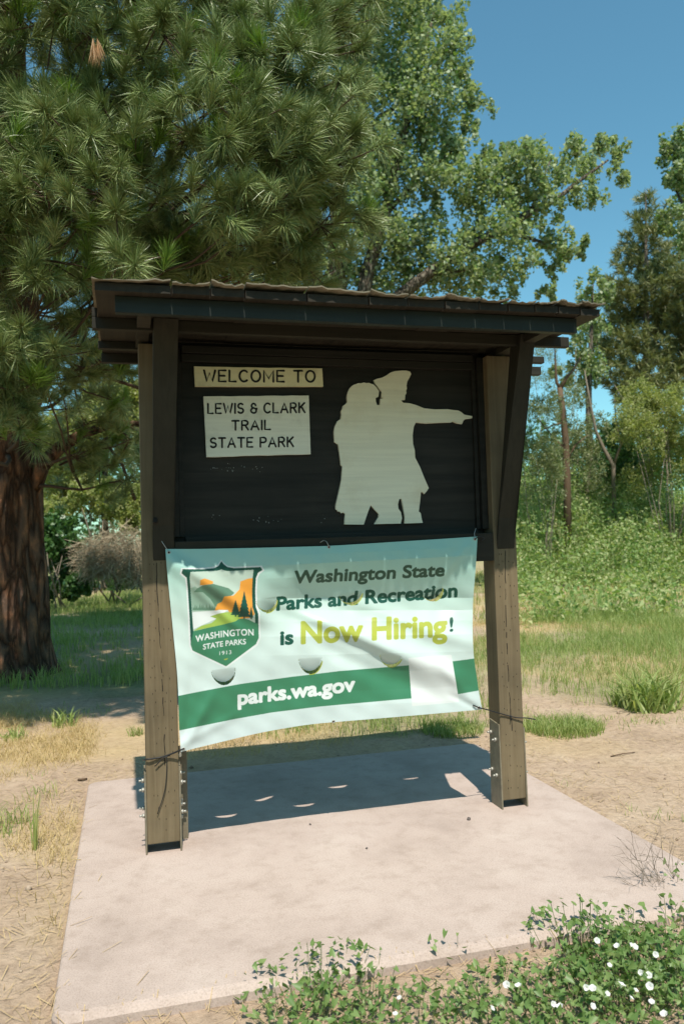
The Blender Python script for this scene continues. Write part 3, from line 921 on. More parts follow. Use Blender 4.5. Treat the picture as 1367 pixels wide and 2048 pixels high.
# grommets, ties
for gx_, gy_ in ((338, 1105), (657.5, 1094), (949, 1078), (367, 1498), (666.5, 1443), (957, 1415)):
    p = P(gx_, gy_, .001)[0]
    bm = bmesh.new()
    m = MB()
    ring = [(p[0]+.0065*math.cos(a), p[1]-.0005, p[2]+.0065*math.sin(a)) for a in np.linspace(0, 2*math.pi, 13)]
    m.tube(ring, .0022, 6, False)
    g_ = m.build('grommet', M_BOLT, ban)
    m = MB(); m.tube([(p[0], p[1]-.0012, p[2]), (p[0], p[1]+.0006, p[2])], .0056, 12)
    m.build('eyelet_hole', M_HOLE, g_)
    bm.free()
def cord(name, pts, r, mat, Y=None):
    m = MB()
    q = [onY(x, y, yy_) for x, y, yy_ in pts]
    fine = []
    for i in range(len(q)-1):
        for k in range(4):
            t = k/4
            a0 = q[max(i-1, 0)]; a3 = q[min(i+2, len(q)-1)]
            fine.append(.5*((2*q[i])+(-a0+q[i+1])*t+(2*a0-5*q[i]+4*q[i+1]-a3)*t*t+(-a0+3*q[i]-3*q[i+1]+a3)*t**3))
    fine.append(q[-1])
    m.tube(fine, r, 6)
    return m.build(name, mat, ban)
cord('tie', [(367, 1497, -.045), (345, 1507, -.02), (320, 1515, -.008), (292, 1519, -.012), (287, 1520, .05)], .0042, M_CORD)
cord('tie', [(340, 1511, -.013), (326, 1517, -.016), (311, 1532, -.014)], .0026, M_CORD)
cord('tie', [(333, 1510, -.012), (334, 1530, -.018), (330, 1580, -.012), (315, 1628, -.01)], .0022, M_CORD)
cord('tie', [(945, 1410, -.045), (957, 1415, -.05), (972, 1419, -.03), (1003, 1428, -.009), (1030, 1435, -.009), (1052, 1436, -.02), (1070, 1439, -.035)], .0032, M_CORD)
cord('tie', [(1020, 1430, -.008), (1021, 1434, -.012), (1020, 1441, -.012)], .0032, M_CORD)
cord('tie', [(338, 1104, -.03), (333, 1097, -.024), (325, 1085, -.02), (321, 1077, -.008)], .0018, M_WIRE)
cord('tie', [(657, 1093, -.03), (653, 1084, -.03), (647, 1081, -.01), (640, 1085, -.006)], .0018, M_WIRE)
cord('tie', [(949, 1077, -.03), (948, 1066, -.02), (951, 1056, -.006)], .0018, M_WIRE)
cord('tie', [(949, 1078, -.03), (958, 1073, -.02), (968, 1077, -.012), (962, 1081, -.016)], .0026, M_CORD)
#PART3
# ------------------------------------------------------------------ foliage builders
def unit(a):
    return a/np.maximum(np.linalg.norm(a, axis=-1, keepdims=True), 1e-9)
def rdir(n):
    return unit(rng.normal(size=(n, 3)))
class Cloud:
    """collects many small leaf faces into one mesh"""
    def __init__(s): s.V = []; s.Q = []; s.T = []; s.n = 0
    def add(s, V, Q=None, T=None):
        if Q is not None: s.Q.append(Q+s.n)
        if T is not None: s.T.append(T+s.n)
        s.V.append(V); s.n += len(V)
    def needles(s, c, ax, n, L, w, spread=(12, 95), droop=.12, stem=.10):
        """n needles on each tuft; c, ax (T,3)"""
        T = len(c); N = T*n
        c = np.repeat(c, n, 0); a = np.repeat(unit(ax), n, 0)
        pr = unit(np.cross(a, rdir(N)))
        th = np.radians(spread[0]+(spread[1]-spread[0])*rng.random((N, 1))**1.1)
        k = rng.random((N, 1))
        d = a*np.cos(th)+pr*np.sin(th)
        Ln = L*(.65+.4*rng.random((N, 1)))
        b0 = c + a*(k*1.3-1)*stem
        wv = unit(np.cross(d, rdir(N)))*(w/2)
        mid = b0 + d*Ln*.55 - np.array([0, 0, 1.])*Ln*droop*.25
        tip = b0 + d*Ln - np.array([0, 0, 1.])*Ln*droop
        V = np.stack([b0-wv, b0+wv, mid+wv*.9, mid-wv*.9, tip], 1).reshape(-1, 3)
        o = np.arange(N)[:, None]*5
        s.add(V, o+np.array([[0, 1, 2, 3]]), o+np.array([[3, 2, 4]]))
    def leaves(s, c, size, asp=.75, up=0.0, nrm=None, lo=.6):
        N = len(c)
        nr = rdir(N) if nrm is None else unit(nrm+rdir(N)*.8)
        if up: nr = unit(nr+np.array([0, 0, up]))
        t = unit(np.cross(nr, rdir(N)))
        b_ = np.cross(nr, t)
        L = (size*(lo+(1.25-lo)*rng.random(N)))[:, None] if np.isscalar(size) else (size*(lo+(1.25-lo)*rng.random(N)))[:, None]
        f = nr*L*.12
        V = np.stack([c-t*L*.5, c-b_*L*asp*.5-t*L*.08+f, c+t*L*.5, c+b_*L*asp*.5-t*L*.08+f], 1).reshape(-1, 3)
        s.add(V, np.arange(N)[:, None]*4+np.array([[0, 1, 2, 3]]))
    def blades(s, c, h, w, lean=.35, dirv=None):
        N = len(c)
        a = rng.random(N)*2*math.pi
        sd = np.stack([np.cos(a), np.sin(a), 0*a], 1)
        a2 = rng.random(N)*2*math.pi
        ld = np.stack([np.cos(a2), np.sin(a2), 0*a2], 1)
        H = (h*(.5+.8*rng.random(N)))[:, None]
        le = (lean*(.3+rng.random(N)))[:, None]
        wv = sd*(w*(.7+.6*rng.random(N)))[:, None]/2
        up = np.array([[0, 0, 1.]])
        mid = c+up*H*.55+ld*H*le*.3
        tip = c+up*H*(1-.3*le)+ld*H*le
        V = np.stack([c-wv, c+wv, mid+wv*.8, mid-wv*.8, tip], 1).reshape(-1, 3)
        o = np.arange(N)[:, None]*5
        s.add(V, o+np.array([[0, 1, 2, 3]]), o+np.array([[3, 2, 4]]))
    def build(s, name, mat, parent=None):
        return obj_np(name, np.concatenate(s.V), s.Q+s.T, mat, parent)
def ball_pts(c, r, n, sc=(1, 1, 1), inner=2.4):
    d = rdir(n)
    return np.asarray(c)+d*(r*rng.random((n, 1))**(1/inner))*np.array(sc)
def curve(p0, p1, sag=.0, up0=.0, n=7, wob=.02):
    p0 = np.asarray(p0, float); p1 = np.asarray(p1, float)
    L = np.linalg.norm(p1-p0)
    out = []
    ph = random.uniform(0, 6)
    for i in range(n+1):
        t = i/n
        p = p0+(p1-p0)*t
        p = p+np.array([0, 0, 1.])*L*(up0*math.sin(math.pi*t) - sag*math.sin(math.pi*t))
        p = p+np.array([math.sin(t*7+ph), math.cos(t*6+ph*2), math.sin(t*9+ph*3)])*wob*L*math.sin(math.pi*t)
        out.append(p)
    return out
def limb(name, pts, r0, r1, mat, parent, n=7):
    m = MB()
    k = len(pts)-1
    m.tube([tuple(p) for p in pts], [r0+(r1-r0)*(i/k)**.8 for i in range(k+1)], n)
    return m.build(name, mat, parent)
def trunk_mesh(name, base, pts, mat, parent, n=28, flare=.25):
    """pts: (point, radius); a bark surface with ridges"""
    V, Q = [], []
    P_ = []
    for (p, r), (q, r2) in zip(pts, pts[1:]):
        for k in range(6):
            t = k/6
            P_.append((np.array(p)*(1-t)+np.array(q)*t, r*(1-t)+r2*t))
    P_.append((np.array(pts[-1][0], float), pts[-1][1]))
    for j, (p, r) in enumerate(P_):
        for i in range(n):
            a = 2*math.pi*i/n
            rr = r*(1+.05*math.sin(a*7+j*.35)+.04*math.sin(a*12-j*.5)+.03*math.sin(a*3+j*.2)) + (r*flare*math.exp(-j*.9)*(1+.4*math.sin(a*4)))
            V.append((p[0]+rr*math.cos(a), p[1]+rr*math.sin(a), p[2]))
    for j in range(len(P_)-1):
        for i in range(n):
            Q.append((j*n+i, j*n+(i+1) % n, (j+1)*n+(i+1) % n, (j+1)*n+i))
    return obj_np(name, np.array(V), [np.array(Q)], mat, parent, True)
def G(px, py):
    """the point of the ground seen at a pixel"""
    p = onZ(px, py, 0)
    for _ in range(4): p = onZ(px, py, float(gz(p[0], p[1])))
    return p

# ------------------------------------------------------------------ big pine at the left
tb = G(12, 1352)
tx, ty, tz = tb
def trunk_at(z):
    t = z/12
    return np.array([tx+.10*t+.02*math.sin(z), ty+.05*t, z])
pine = empty('pine_tree', (tx, ty, tz), 'big red-barked pine at the left edge with long needles hanging over the sign', 'tree', 'pine trees')
trunk = trunk_mesh('trunk', tb, [((tx, ty, tz-.1), .52), (trunk_at(.6), .47), (trunk_at(1.6), .43), (trunk_at(3), .39), (trunk_at(6), .34), (trunk_at(10), .20), (trunk_at(13.5), .04)], M_BARK, pine, 32)
CL = [  # clump centres in the photograph: x, y, distance
 (40,230,6.0),(130,225,5.8),(60,320,5.7),(150,305,5.6),(235,265,5.8),(265,330,5.7),(100,395,5.6),(200,390,5.5),(-60,300,5.8),(-50,400,5.9),
 (110,35,6.0),(180,70,6.0),(20,20,6.5),(-50,100,6.5),
 (285,115,6.0),(330,75,5.9),(390,60,5.9),
 (430,215,5.5),(440,105,5.6),(500,145,5.6),(565,120,5.7),(600,220,5.6),(520,210,5.5),(640,255,5.6),(610,190,5.8),(670,330,5.7),(560,265,5.5),(470,255,5.4),(375,265,5.6),(325,260,5.7),(500,305,5.5),(620,310,5.6),(660,200,5.9),
 (300,475,6.5),(350,450,6.5),(270,520,6.6),(330,535,6.4),(390,505,6.4),(400,535,6.5),(310,500,6.6),(365,520,6.5),(345,480,6.4),(465,385,5.4),(480,435,5.5),(540,420,5.6),(640,450,6.0),(600,520,6.2),(670,400,5.9),(570,350,5.6),(560,480,6.2),(450,500,6.2),(480,545,6.4),(560,555,6.8),(630,560,7.2),
 (500,35,6.1),(585,60,6.2),(640,35,6.2),(640,110,6.1),(680,60,6.4),(450,10,6.3),
 (5,665,6.0),(38,690,5.9),(10,715,5.9),(55,735,6.0),(20,760,5.9),(50,785,6.0),(5,805,6.0),(68,710,6.1),(-30,740,6.1),(-40,690,6.1),(30,830,6.1),
 (120,560,7.2),(55,540,7.2),(200,560,7.0),(250,600,7.4),(160,640,7.5),(120,760,8.2),(200,740,8.0),(250,720,8.2),(170,850,8.8),(230,800,8.6),(260,880,9.0),(200,940,9.2),(150,915,9.0),(250,960,9.4),(40,620,7.2),(100,690,7.8),(270,660,7.6),
 
]
CL += [(rng.uniform(-140, 300), rng.uniform(190, 420), rng.uniform(6.2, 7.0)) for _ in range(22)]
CL += [(rng.uniform(-160, 310), rng.uniform(190, 560), rng.uniform(5.9, 6.9)) for _ in range(20)]
CL += [(rng.uniform(-200, 290), rng.uniform(330, 545), rng.uniform(5.4, 6.0)) for _ in range(15)]
c_, a_, cn, an = [], [], [], []
tips = []
for (px, py, d_) in CL:
    c = dep(px, py, d_)
    out = unit(c-trunk_at(max(c[2]-.3, .5)))
    lit = d_ < 6.6
    n = 12 if lit else 7
    sub = []
    for k in range(n):
        off = rng.normal(size=3)*np.array([.15, .15, .11])
        p = c+off
        ax = unit(out*.9+np.array([0, 0, .55])+rng.normal(size=3)*.55+off*1.5)
        (cn if (k < 2 and rng.random() < .5) else c_).append(p)
        (an if len(cn)+0 and cn[-1] is p else a_).append(ax)
        sub.append(p)
    tips.append((c, sub))
cr = Cloud()
c_ = np.array(c_); a_ = np.array(a_)
kind = rng.integers(0, 3, len(c_))
for k_, (nn_, L_, sp_, dr_) in enumerate(((200, .23, (6, 70), .10), (150, .19, (10, 100), .22), (170, .165, (5, 60), .05))):
    cr.needles(c_[kind == k_], a_[kind == k_], nn_, L_, .0044, sp_, dr_)
# inner boughs seen between the near ones; unseen upper ones added to shade them
M_ = 40000
zz = rng.uniform(2.7, 13.5, M_); aa = rng.random(M_)*6.283
R_ = 5.6*np.clip((14.2-zz)/9, .03, 1)*np.sqrt(rng.random(M_))
far_c = np.stack([tx+R_*np.cos(aa), ty+R_*np.sin(aa), zz], 1)
qd = (far_c-CP)@FW
qx = 683.5+F_PX*((far_c-CP)@RT)/qd; qy = 1024-F_PX*((far_c-CP)@UP)/qd
up_ = (far_c[:, 2] > 4.6) & (far_c[:, 1] > 1.6) & (qy < -40)
ok = (((qd > 6.9) & (far_c[:, 1] > 2.3)) | up_) & (qx < 640-np.clip(qy-430, 0, 400)*.9) & (R_ > .9)
ok &= ~((np.hypot((qx-395)/45, (qy-345)/55) < 1) | (np.hypot((qx-455)/30, (qy-25)/35) < 1) | (np.hypot((qx-655)/22, (qy-150)/60) < 1) | ((qy > 520) & (rng.random(M_) < .5)))
up_c = far_c[ok & up_][:2600]; far_c = far_c[ok & ~up_][:620]
uc = np.repeat(up_c, 2, 0)+rng.normal(size=(len(up_c)*2, 3))*.22
ao = uc-np.array([tx, ty, 0]); ao[:, 2] = 1.0
cr.needles(uc, ao, 44, .24, .020)
fc = np.repeat(far_c, 3, 0)+rng.normal(size=(len(far_c)*3, 3))*.24
ao = fc-np.array([tx, ty, 0]); ao[:, 2] = np.linalg.norm(ao[:, :2], axis=1)*.45
cr.needles(fc, ao, 56, .24, .010)
crown = cr.build('crown', M_NEEDLE, pine)
cn2 = Cloud(); cn2.needles(np.array(cn), np.array(an)+np.array([0, 0, .6]), 150, .20, .0042, (6, 60), .02)
cn2.build('new_growth', M_NEEDLE_NEW, pine)
dd = Cloud(); q = dep(187, 88, 5.6); dd.needles(np.array([q, q+.03]), np.array([[.05, 0, -1.], [.1, -.1, -1.]]), 110, .17, .0045, (3, 22), .02, .04); dd.build('dead_tuft', M_DEAD, pine)
prevb = None
for i, (c, sub) in enumerate(tips):
    if i % 3 == 0 or prevb is None:
        start = trunk_at(min(max(c[2]*random.uniform(.88, 1.08), 2.3), 10))
        pts = curve(start, c, .05, n=8)
        prevb = pts
        o = limb('branch', pts, .032, .007, M_BRANCH, pine)
    else:
        pts = curve(prevb[5], c, .05, n=6)
        o = limb('branch', pts, .014, .006, M_BRANCH, pine)
    m = MB()
    for s_ in sub:
        m.tube([tuple(c), tuple((c+s_)/2+rng.normal(size=3)*.015), tuple(s_)], [.006, .0055, .0045], 5)
    m.build('twig', M_BRANCH, o)
# the limb that leaves the trunk low on its right, and a few bare boughs
limb('branch', [onY(62, 985, ty-.1), onY(85, 930, ty-.25), onY(120, 895, ty-.4), onY(165, 868, ty-.5), onY(235, 845, ty-.7), onY(300, 850, ty-1.0)], .12, .03, M_BARK, pine, 10)
for pts in ([(420, 185, 5.7), (430, 240, 5.65), (450, 290, 5.7), (440, 340, 5.8), (390, 385, 6.3), (330, 420, 7.2)],
            [(535, 290, 5.65), (500, 310, 5.7), (455, 320, 5.8), (430, 350, 5.9)],
            [(480, 5, 6.6), (445, 50, 6.6), (435, 90, 6.4), (428, 130, 6.2)],
            [(640, 20, 6.4), (590, 55, 6.5), (520, 70, 6.8), (430, 90, 7.2)],
            [(300, 870, 9.4), (250, 850, 9.2), (180, 900, 9.4), (120, 930, 9.8)],
            [(290, 780, 8.6), (230, 760, 8.6), (150, 730, 9), (90, 700, 9.6)],
            [(270, 1000, 9.6), (245, 930, 9.4), (215, 890, 9.4), (160, 870, 9.6)]):
    limb('branch', [dep(*q) for q in pts], .020, .016, M_BRANCH, pine)

# ------------------------------------------------------------------ deciduous trees
def leafy_tree(name, label, cat, base, limbs, blobs, leaf, mat, dens, bmat, group=None, asp=.85, up=0.0, inner=2.0):
    """limbs: lists of (point, radius); blobs: (centre, radius)"""
    t = empty(name, tuple(base), label, cat, group)
    for i, L in enumerate(limbs):
        m = MB(); m.tube([tuple(p) for p, _ in L], [r for _, r in L], 12 if i == 0 else 8)
        m.build('trunk' if i == 0 else 'branch', bmat, t)
    cl = Cloud()
    for c, r in blobs:
        # each clump is a handful of leaf sprays, so its outline stays ragged
        ns = max(7, int(r*r*42))
        sp = ball_pts(c, r, ns, (1, 1, .85), inner)
        n = max(10, int(dens*r*r*r*10/ns) if False else int(dens))
        pts = np.concatenate([ball_pts(q, r*random.uniform(.26, .46), n, (1, 1, 1.6), 1.3) for q in sp])
        cl.leaves(pts, leaf, asp, up)
    cl.build('crown', mat, t)
    return t
def bl(rows, D0, jit=1.0):
    return [(dep(x, y, D0+rng.uniform(-jit, jit)), r*D0/F_PX) for x, y, r in rows]
DC = 21.0
rows = [(700,20,70),(770,20,75),(840,15,70),(890,40,45),(690,110,70),(770,110,80),(850,110,70),(900,95,40),(920,150,35),(700,200,70),(780,200,80),(860,200,75),(930,200,45),(965,205,32),(700,290,60),(770,290,75),(850,280,75),(915,285,45),(945,255,26),
        (710,370,55),(770,370,70),(840,345,60),(900,335,35),(690,450,60),(740,460,50),(790,470,75),(850,470,60),(700,540,55),(770,550,70),(840,545,60),(900,500,50),(920,560,55),(980,560,45),(1020,585,35),(660,480,45),(650,560,40),(640,520,40),(870,400,25),
        (700,-60,80),(790,-60,80),(860,-50,50),(760,-130,70),
        (925,350,42),(960,340,45),(1000,350,50),(1045,335,45),(1062,300,28),(990,395,55),(940,410,45),(1040,390,50),(1090,360,45),(1105,320,32),(1150,290,32),(1130,345,42),(1180,340,40),(1215,290,30),(1235,300,28),(1240,345,24),(1200,385,30),(1160,390,32),(1110,410,36),(960,470,48),(1010,460,50),(1060,450,45),(1100,480,36),(1140,480,30),(1165,492,20),(1060,530,36),(1100,540,24),(1010,520,45),(960,540,40),(1090,590,24),(1130,520,24),(1010,300,20),(975,310,22)]
gcb = dep(690, 1130, DC); gcb[2] = float(gz(gcb[0], gcb[1]))
L0 = [(gcb, .38), (dep(688, 800, DC), .33), (dep(672, 560, DC), .27), (dep(676, 430, DC), .22), (dep(690, 250, DC), .16), (dep(720, 60, DC), .10), (dep(760, -100, DC), .04)]
Ls = [L0,
      [(dep(690, 800, DC), .22), (dep(735, 540, DC), .19), (dep(770, 430, DC), .15), (dep(800, 300, DC), .11), (dep(840, 120, DC), .06), (dep(870, 20, DC), .02)],
      [(dep(735, 640, DC), .20), (dep(860, 545, DC), .15), (dep(940, 490, DC), .125), (dep(1000, 460, DC), .11), (dep(1060, 425, DC), .09), (dep(1110, 400, DC), .07), (dep(1160, 360, DC), .05), (dep(1215, 320, DC), .025)],
      [(dep(1000, 460, DC), .06), (dep(1070, 480, DC), .045), (dep(1130, 500, DC), .02)],
      [(dep(1060, 425, DC), .05), (dep(1080, 370, DC), .035), (dep(1100, 320, DC), .02)],
      [(dep(860, 545, DC), .07), (dep(930, 540, DC), .05), (dep(1010, 555, DC), .025)],
      [(dep(770, 430, DC), .08), (dep(840, 350, DC), .05), (dep(920, 290, DC), .02)],
      [(dep(685, 330, DC), .08), (dep(760, 230, DC), .05), (dep(860, 180, DC), .025)]]
leafy_tree('cottonwood_tree', 'tall cottonwood behind the sign with a long limb reaching right into the sky', 'tree', gcb, Ls, bl(rows, DC, 1.0), .115, M_COTTON, 46, M_BARKG, 'cottonwood trees', .85, .55)
rows = [(1350,280,26),(1345,320,28),(1375,350,40),(1345,365,26),(1400,290,60),(1400,420,55),(1345,425,26),(1335,455,22),(1430,360,60),(1330,300,12),(1390,480,45)]
gb = dep(1480, 1120, 24); gb[2] = float(gz(gb[0], gb[1]))
leafy_tree('cottonwood_tree', 'cottonwood crown cut off by the right edge of the picture', 'tree', gb,
           [[(gb, .35), (dep(1470, 700, 24), .25), (dep(1440, 400, 24), .12)], [(dep(1470, 650, 24), .1), (dep(1400, 480, 24), .07), (dep(1350, 380, 24), .03)]],
           bl(rows, 24), .125, M_COTTON, 60, M_BARKG, 'cottonwood trees')

# conifers far right
def conifer(label, rows, D0, base_px, top_px, n, L, w, mat, r0, group='pine trees'):
    g = dep(base_px[0], base_px[1], D0); g[2] = float(gz(g[0], g[1]))
    t = empty('pine_tree', tuple(g), label, 'tree', group)
    m = MB(); tp = dep(top_px[0], top_px[1], D0)
    m.tube([tuple(g+(tp-g)*k/6) for k in range(7)], [r0*(1-k/6.3) for k in range(7)], 10); m.build('trunk', M_BARKG, t)
    cl = Cloud()
    axis_ = lambda z: g+(tp-g)*np.clip((z-g[2])/(tp[2]-g[2]), 0, 1)[:, None]
    for c, r in bl(rows, D0, 1.6):
        r *= 1.34; k = max(8, int(r*r*36))
        q = ball_pts(c, r, k, (1, 1, .7), 2.2)
        cl.needles(q, unit(q-axis_(q[:, 2]-.8)), n, L, w, (10, 95), .0, L*.7)
    cl.build('crown', mat, t)
    return t
rows = [(1290,395,18),(1283,430,26),(1300,455,28),(1275,480,34),(1310,500,38),(1255,520,30),(1290,540,42),(1330,540,36),(1240,570,30),(1280,590,48),(1330,600,50),(1250,630,38),(1300,650,55),(1355,640,45),(1235,680,36),(1270,700,50),(1330,710,55),(1370,700,45),(1250,740,36),(1300,760,45),(1350,770,50),(1280,800,32),(1220,640,22),(1225,720,22),(1380,560,40),(1240,790,26),(1215,760,18),(1350,560,40),(1370,500,34),(1385,620,50),(1390,720,50),(1225,600,24),(1205,690,26),(1330,430,22)]
conifer('tall olive pine standing against the sky at the right', rows, 33, (1290, 1020), (1290, 380), 36, .36, .034, M_NEEDLE_RT, .30)
rows = [(1180,570,26),(1170,610,30),(1200,600,28),(1215,580,24),(1165,650,28),(1190,660,34),(1160,690,26),(1180,720,30),(1150,740,22),(1200,740,26),(1175,770,24),(1130,760,20),(1110,740,14)]
gb = dep(1175, 1010, 29); gb[2] = float(gz(gb[0], gb[1]))
leafy_tree('deciduous_tree', 'loose mid-green tree directly right of the roof corner', 'tree', gb,
           [[(gb, .15), (dep(1176, 780, 29), .11), (dep(1182, 640, 29), .06), (dep(1185, 560, 29), .02)]], bl(rows, 29), .13, M_COTTON, 46, M_BARKG)
# pines far behind, left, between the big trunk and the sign, and beyond
k = 0
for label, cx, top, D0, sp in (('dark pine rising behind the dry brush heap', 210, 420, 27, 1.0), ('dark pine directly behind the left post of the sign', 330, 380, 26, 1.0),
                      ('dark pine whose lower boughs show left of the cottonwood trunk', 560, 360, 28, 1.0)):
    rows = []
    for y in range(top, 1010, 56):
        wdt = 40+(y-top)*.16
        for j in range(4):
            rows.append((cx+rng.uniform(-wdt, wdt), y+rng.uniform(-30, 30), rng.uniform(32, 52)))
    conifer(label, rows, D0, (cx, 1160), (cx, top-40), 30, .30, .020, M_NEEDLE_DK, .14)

# ------------------------------------------------------------------ bare and twiggy trees at the right
def P3(x, y, d): return dep(x, y, d)
gb = P3(1135, 965, 24); gb[2] = float(gz(gb[0], gb[1]))
t = empty('dead_tree', tuple(gb), 'dark bare forked trunk of a dead tree right of the sign', 'tree')
for i, L in enumerate(([(1135,1120,.16),(1133,960,.14),(1130,880,.125),(1124,820,.12),(1118,775,.10)], [(1118,775,.08),(1112,765,.06),(1110,735,.045),(1108,690,.02)], [(1120,778,.08),(1132,755,.06),(1145,740,.05),(1160,715,.025)],
                       [(1128,845,.04),(1105,850,.03),(1080,862,.015)], [(1131,900,.05),(1110,880,.04),(1085,850,.025),(1070,830,.012)], [(1133,920,.04),(1150,890,.03),(1175,870,.012)])):
    m = MB(); m.tube([tuple(P3(x, y, 24)) for x, y, r in L], [r*.8 for x, y, r in L], 8); m.build('trunk' if i == 0 else 'branch', M_TWIG, t)
gb = P3(1225, 950, 25); gb[2] = float(gz(gb[0], gb[1]))
t = empty('dead_tree', tuple(gb), 'thin grey leaning dead stems between the dead trunk and the yellow-green bush', 'tree')
for i, L in enumerate(([(1228,1060,.10),(1225,930,.10),(1205,895,.08),(1190,860,.06),(1178,800,.045),(1168,740,.02)], [(1226,930,.07),(1240,890,.05),(1230,840,.04),(1228,800,.02)], [(1235,905,.05),(1250,870,.03),(1262,830,.015)], [(1262,840,.04),(1245,800,.03),(1228,770,.015)])):
    m = MB(); m.tube([tuple(P3(x, y, 25)) for x, y, r in L], [r*.7 for x, y, r in L], 7); m.build('trunk' if i == 0 else 'branch', M_TWIGG, t)

def bush(label, rows, D0, leaf, mat, dens, stems=None, group=None, asp=.6, name='bush', jit=1.0, smat=None):
    x = np.mean([r[0] for r in rows]); y = max(r[1]+r[2] for r in rows)
    g = dep(x, y, D0); g[2] = float(gz(g[0], g[1]))
    t = empty(name, tuple(g), label, 'shrub', group)
    cl = Cloud()
    for c, r in bl(rows, D0, jit):
        ns = max(14, int(r*r*64))
        sp = ball_pts(c, r, ns, (1, 1, 1), 2.0)
        cl.leaves(np.concatenate([ball_pts(q, max(.12, r*.34), int(dens*1.35), (1, 1, 1.3), 1.4) for q in sp]), leaf, asp, .35)
    cl.build('foliage', mat, t)
    m = MB()
    for x, y, r in rows[::4]:
        q = dep(x, y, D0)
        m.tube([tuple(g+rng.normal(size=3)*.1*np.array([1, 1, 0])), tuple((g+q)/2+rng.normal(size=3)*.15), tuple(q)], [.022, .014, .006], 6)
    m.build('stem', smat or M_TWIGG, t)
    return t
def patch(x0, x1, y0, y1, n, r0, r1):
    return [(rng.uniform(x0, x1), rng.uniform(y0, y1), rng.uniform(r0, r1)) for _ in range(n)]
bush('yellow-green willowy bush at the right edge', patch(1255, 1410, 790, 965, 30, 28, 46) + [(1340, 790, 30), (1300, 820, 28), (1262, 860, 22)], 24, .10, M_BUSHY, 34, asp=.35)
bush('wispy grey-green shrub beside the right post', patch(1040, 1115, 770, 985, 24, 24, 38), 23, .085, M_BUSHG, 22, asp=.3)
bush('wispy grey-green shrub around the foot of the dead trunk', patch(1110, 1210, 790, 985, 22, 22, 36), 26, .09, M_BUSHG, 24, asp=.4)
bush('thin pale shrub just under the roof beam, in front of the sky', patch(1045, 1160, 680, 820, 16, 18, 30), 27, .08, M_BUSHG, 11, asp=.3)
bush('low green bush below the olive pine', patch(1190, 1290, 850, 970, 14, 24, 34), 27, .10, M_BUSH, 34)
bush('glossy dark green bush between the big trunk and the dry brush', patch(75, 190, 1050, 1180, 16, 24, 36), 19, .11, M_BUSH, 46, asp=.8)
bush('sunlit green bush behind the left post, above the dry brush', patch(180, 330, 980, 1060, 12, 24, 36) + patch(80, 180, 960, 1030, 5, 20, 30), 21, .10, M_BUSHY, 40)
bush('leafy green bush behind the dry brush', patch(190, 330, 1120, 1180, 8, 18, 28), 20, .09, M_BUSH, 34)
bush('tall bright bush in sun far behind the big pine', patch(60, 340, 780, 980, 18, 34, 52), 26, .12, M_BUSHY, 40)
# the far edge of the wood, closing the view between the nearer trees
cl = Cloud()
N = 2400
xx_ = rng.uniform(-60, 75, N); yy2 = rng.uniform(44, 62, N)
hh_ = 6.5+5*fbm(xx_*.09, yy2*.05, 3)
cp = np.stack([xx_, yy2, gz(xx_, yy2)+hh_*rng.random(N)**.8*.95], 1)
N = 900
x3 = rng.uniform(-55, 55, N); y3 = rng.uniform(-32, -21, N)     # unseen trees added behind the camera to cut the sky fill
cp = np.concatenate([cp, np.stack([x3, y3, gz(x3, y3)+(9+5*fbm(x3*.09, y3*.05, 3))*rng.random(N)**.8], 1)])
cl.leaves(np.concatenate([ball_pts(c, 1.5, 40, (1, 1, .9), 2) for c in cp]), .34, .8)
tag(cl.build('distant_wood_and_blockers', M_BUSH), 'far line of green trees closing the view at the horizon, plus unseen ones added behind the camera', 'wood', kind='stuff')
# dry brush pile: a tangle of fine tan twigs
g = G(235, 1188)
t = empty('brush_pile', tuple(g), 'rounded heap of dry tan brush at the left of the left post', 'brush pile')
cl = Cloud()
N = 5200
q = []
Dp = 17.6
for (x, y, r) in ((182, 1108, 34), (215, 1092, 42), (260, 1092, 48), (300, 1105, 48), (240, 1125, 44), (200, 1130, 32), (280, 1140, 36)):
    q.append(ball_pts(dep(x, y, Dp), r*Dp/F_PX, N//7, (1.1, 1, .9), 3))
q = np.concatenate(q)
d = unit(rdir(len(q))+np.array([-.3, 0, -.5]))
w = unit(np.cross(d, rdir(len(q))))*.005
L = rng.uniform(.15, .45, (len(q), 1))
V = np.stack([q-w, q+w, q+d*L+w*.5, q+d*L-w*.5], 1).reshape(-1, 3)
cl.add(V, np.arange(len(q))[:, None]*4+np.array([[0, 1, 2, 3]]))
cl.build('twigs', M_TAN, t)
for pts in ([(235, 1185, Dp), (225, 1140, Dp), (190, 1110, Dp), (160, 1105, Dp), (148, 1125, Dp)], [(285, 1185, Dp), (270, 1150, Dp), (240, 1130, Dp), (190, 1150, Dp)], [(290, 1180, Dp), (265, 1140, Dp), (235, 1150, Dp)]):
    limb('bough', [dep(*p) for p in pts], .03, .012, M_TWIGG, t)

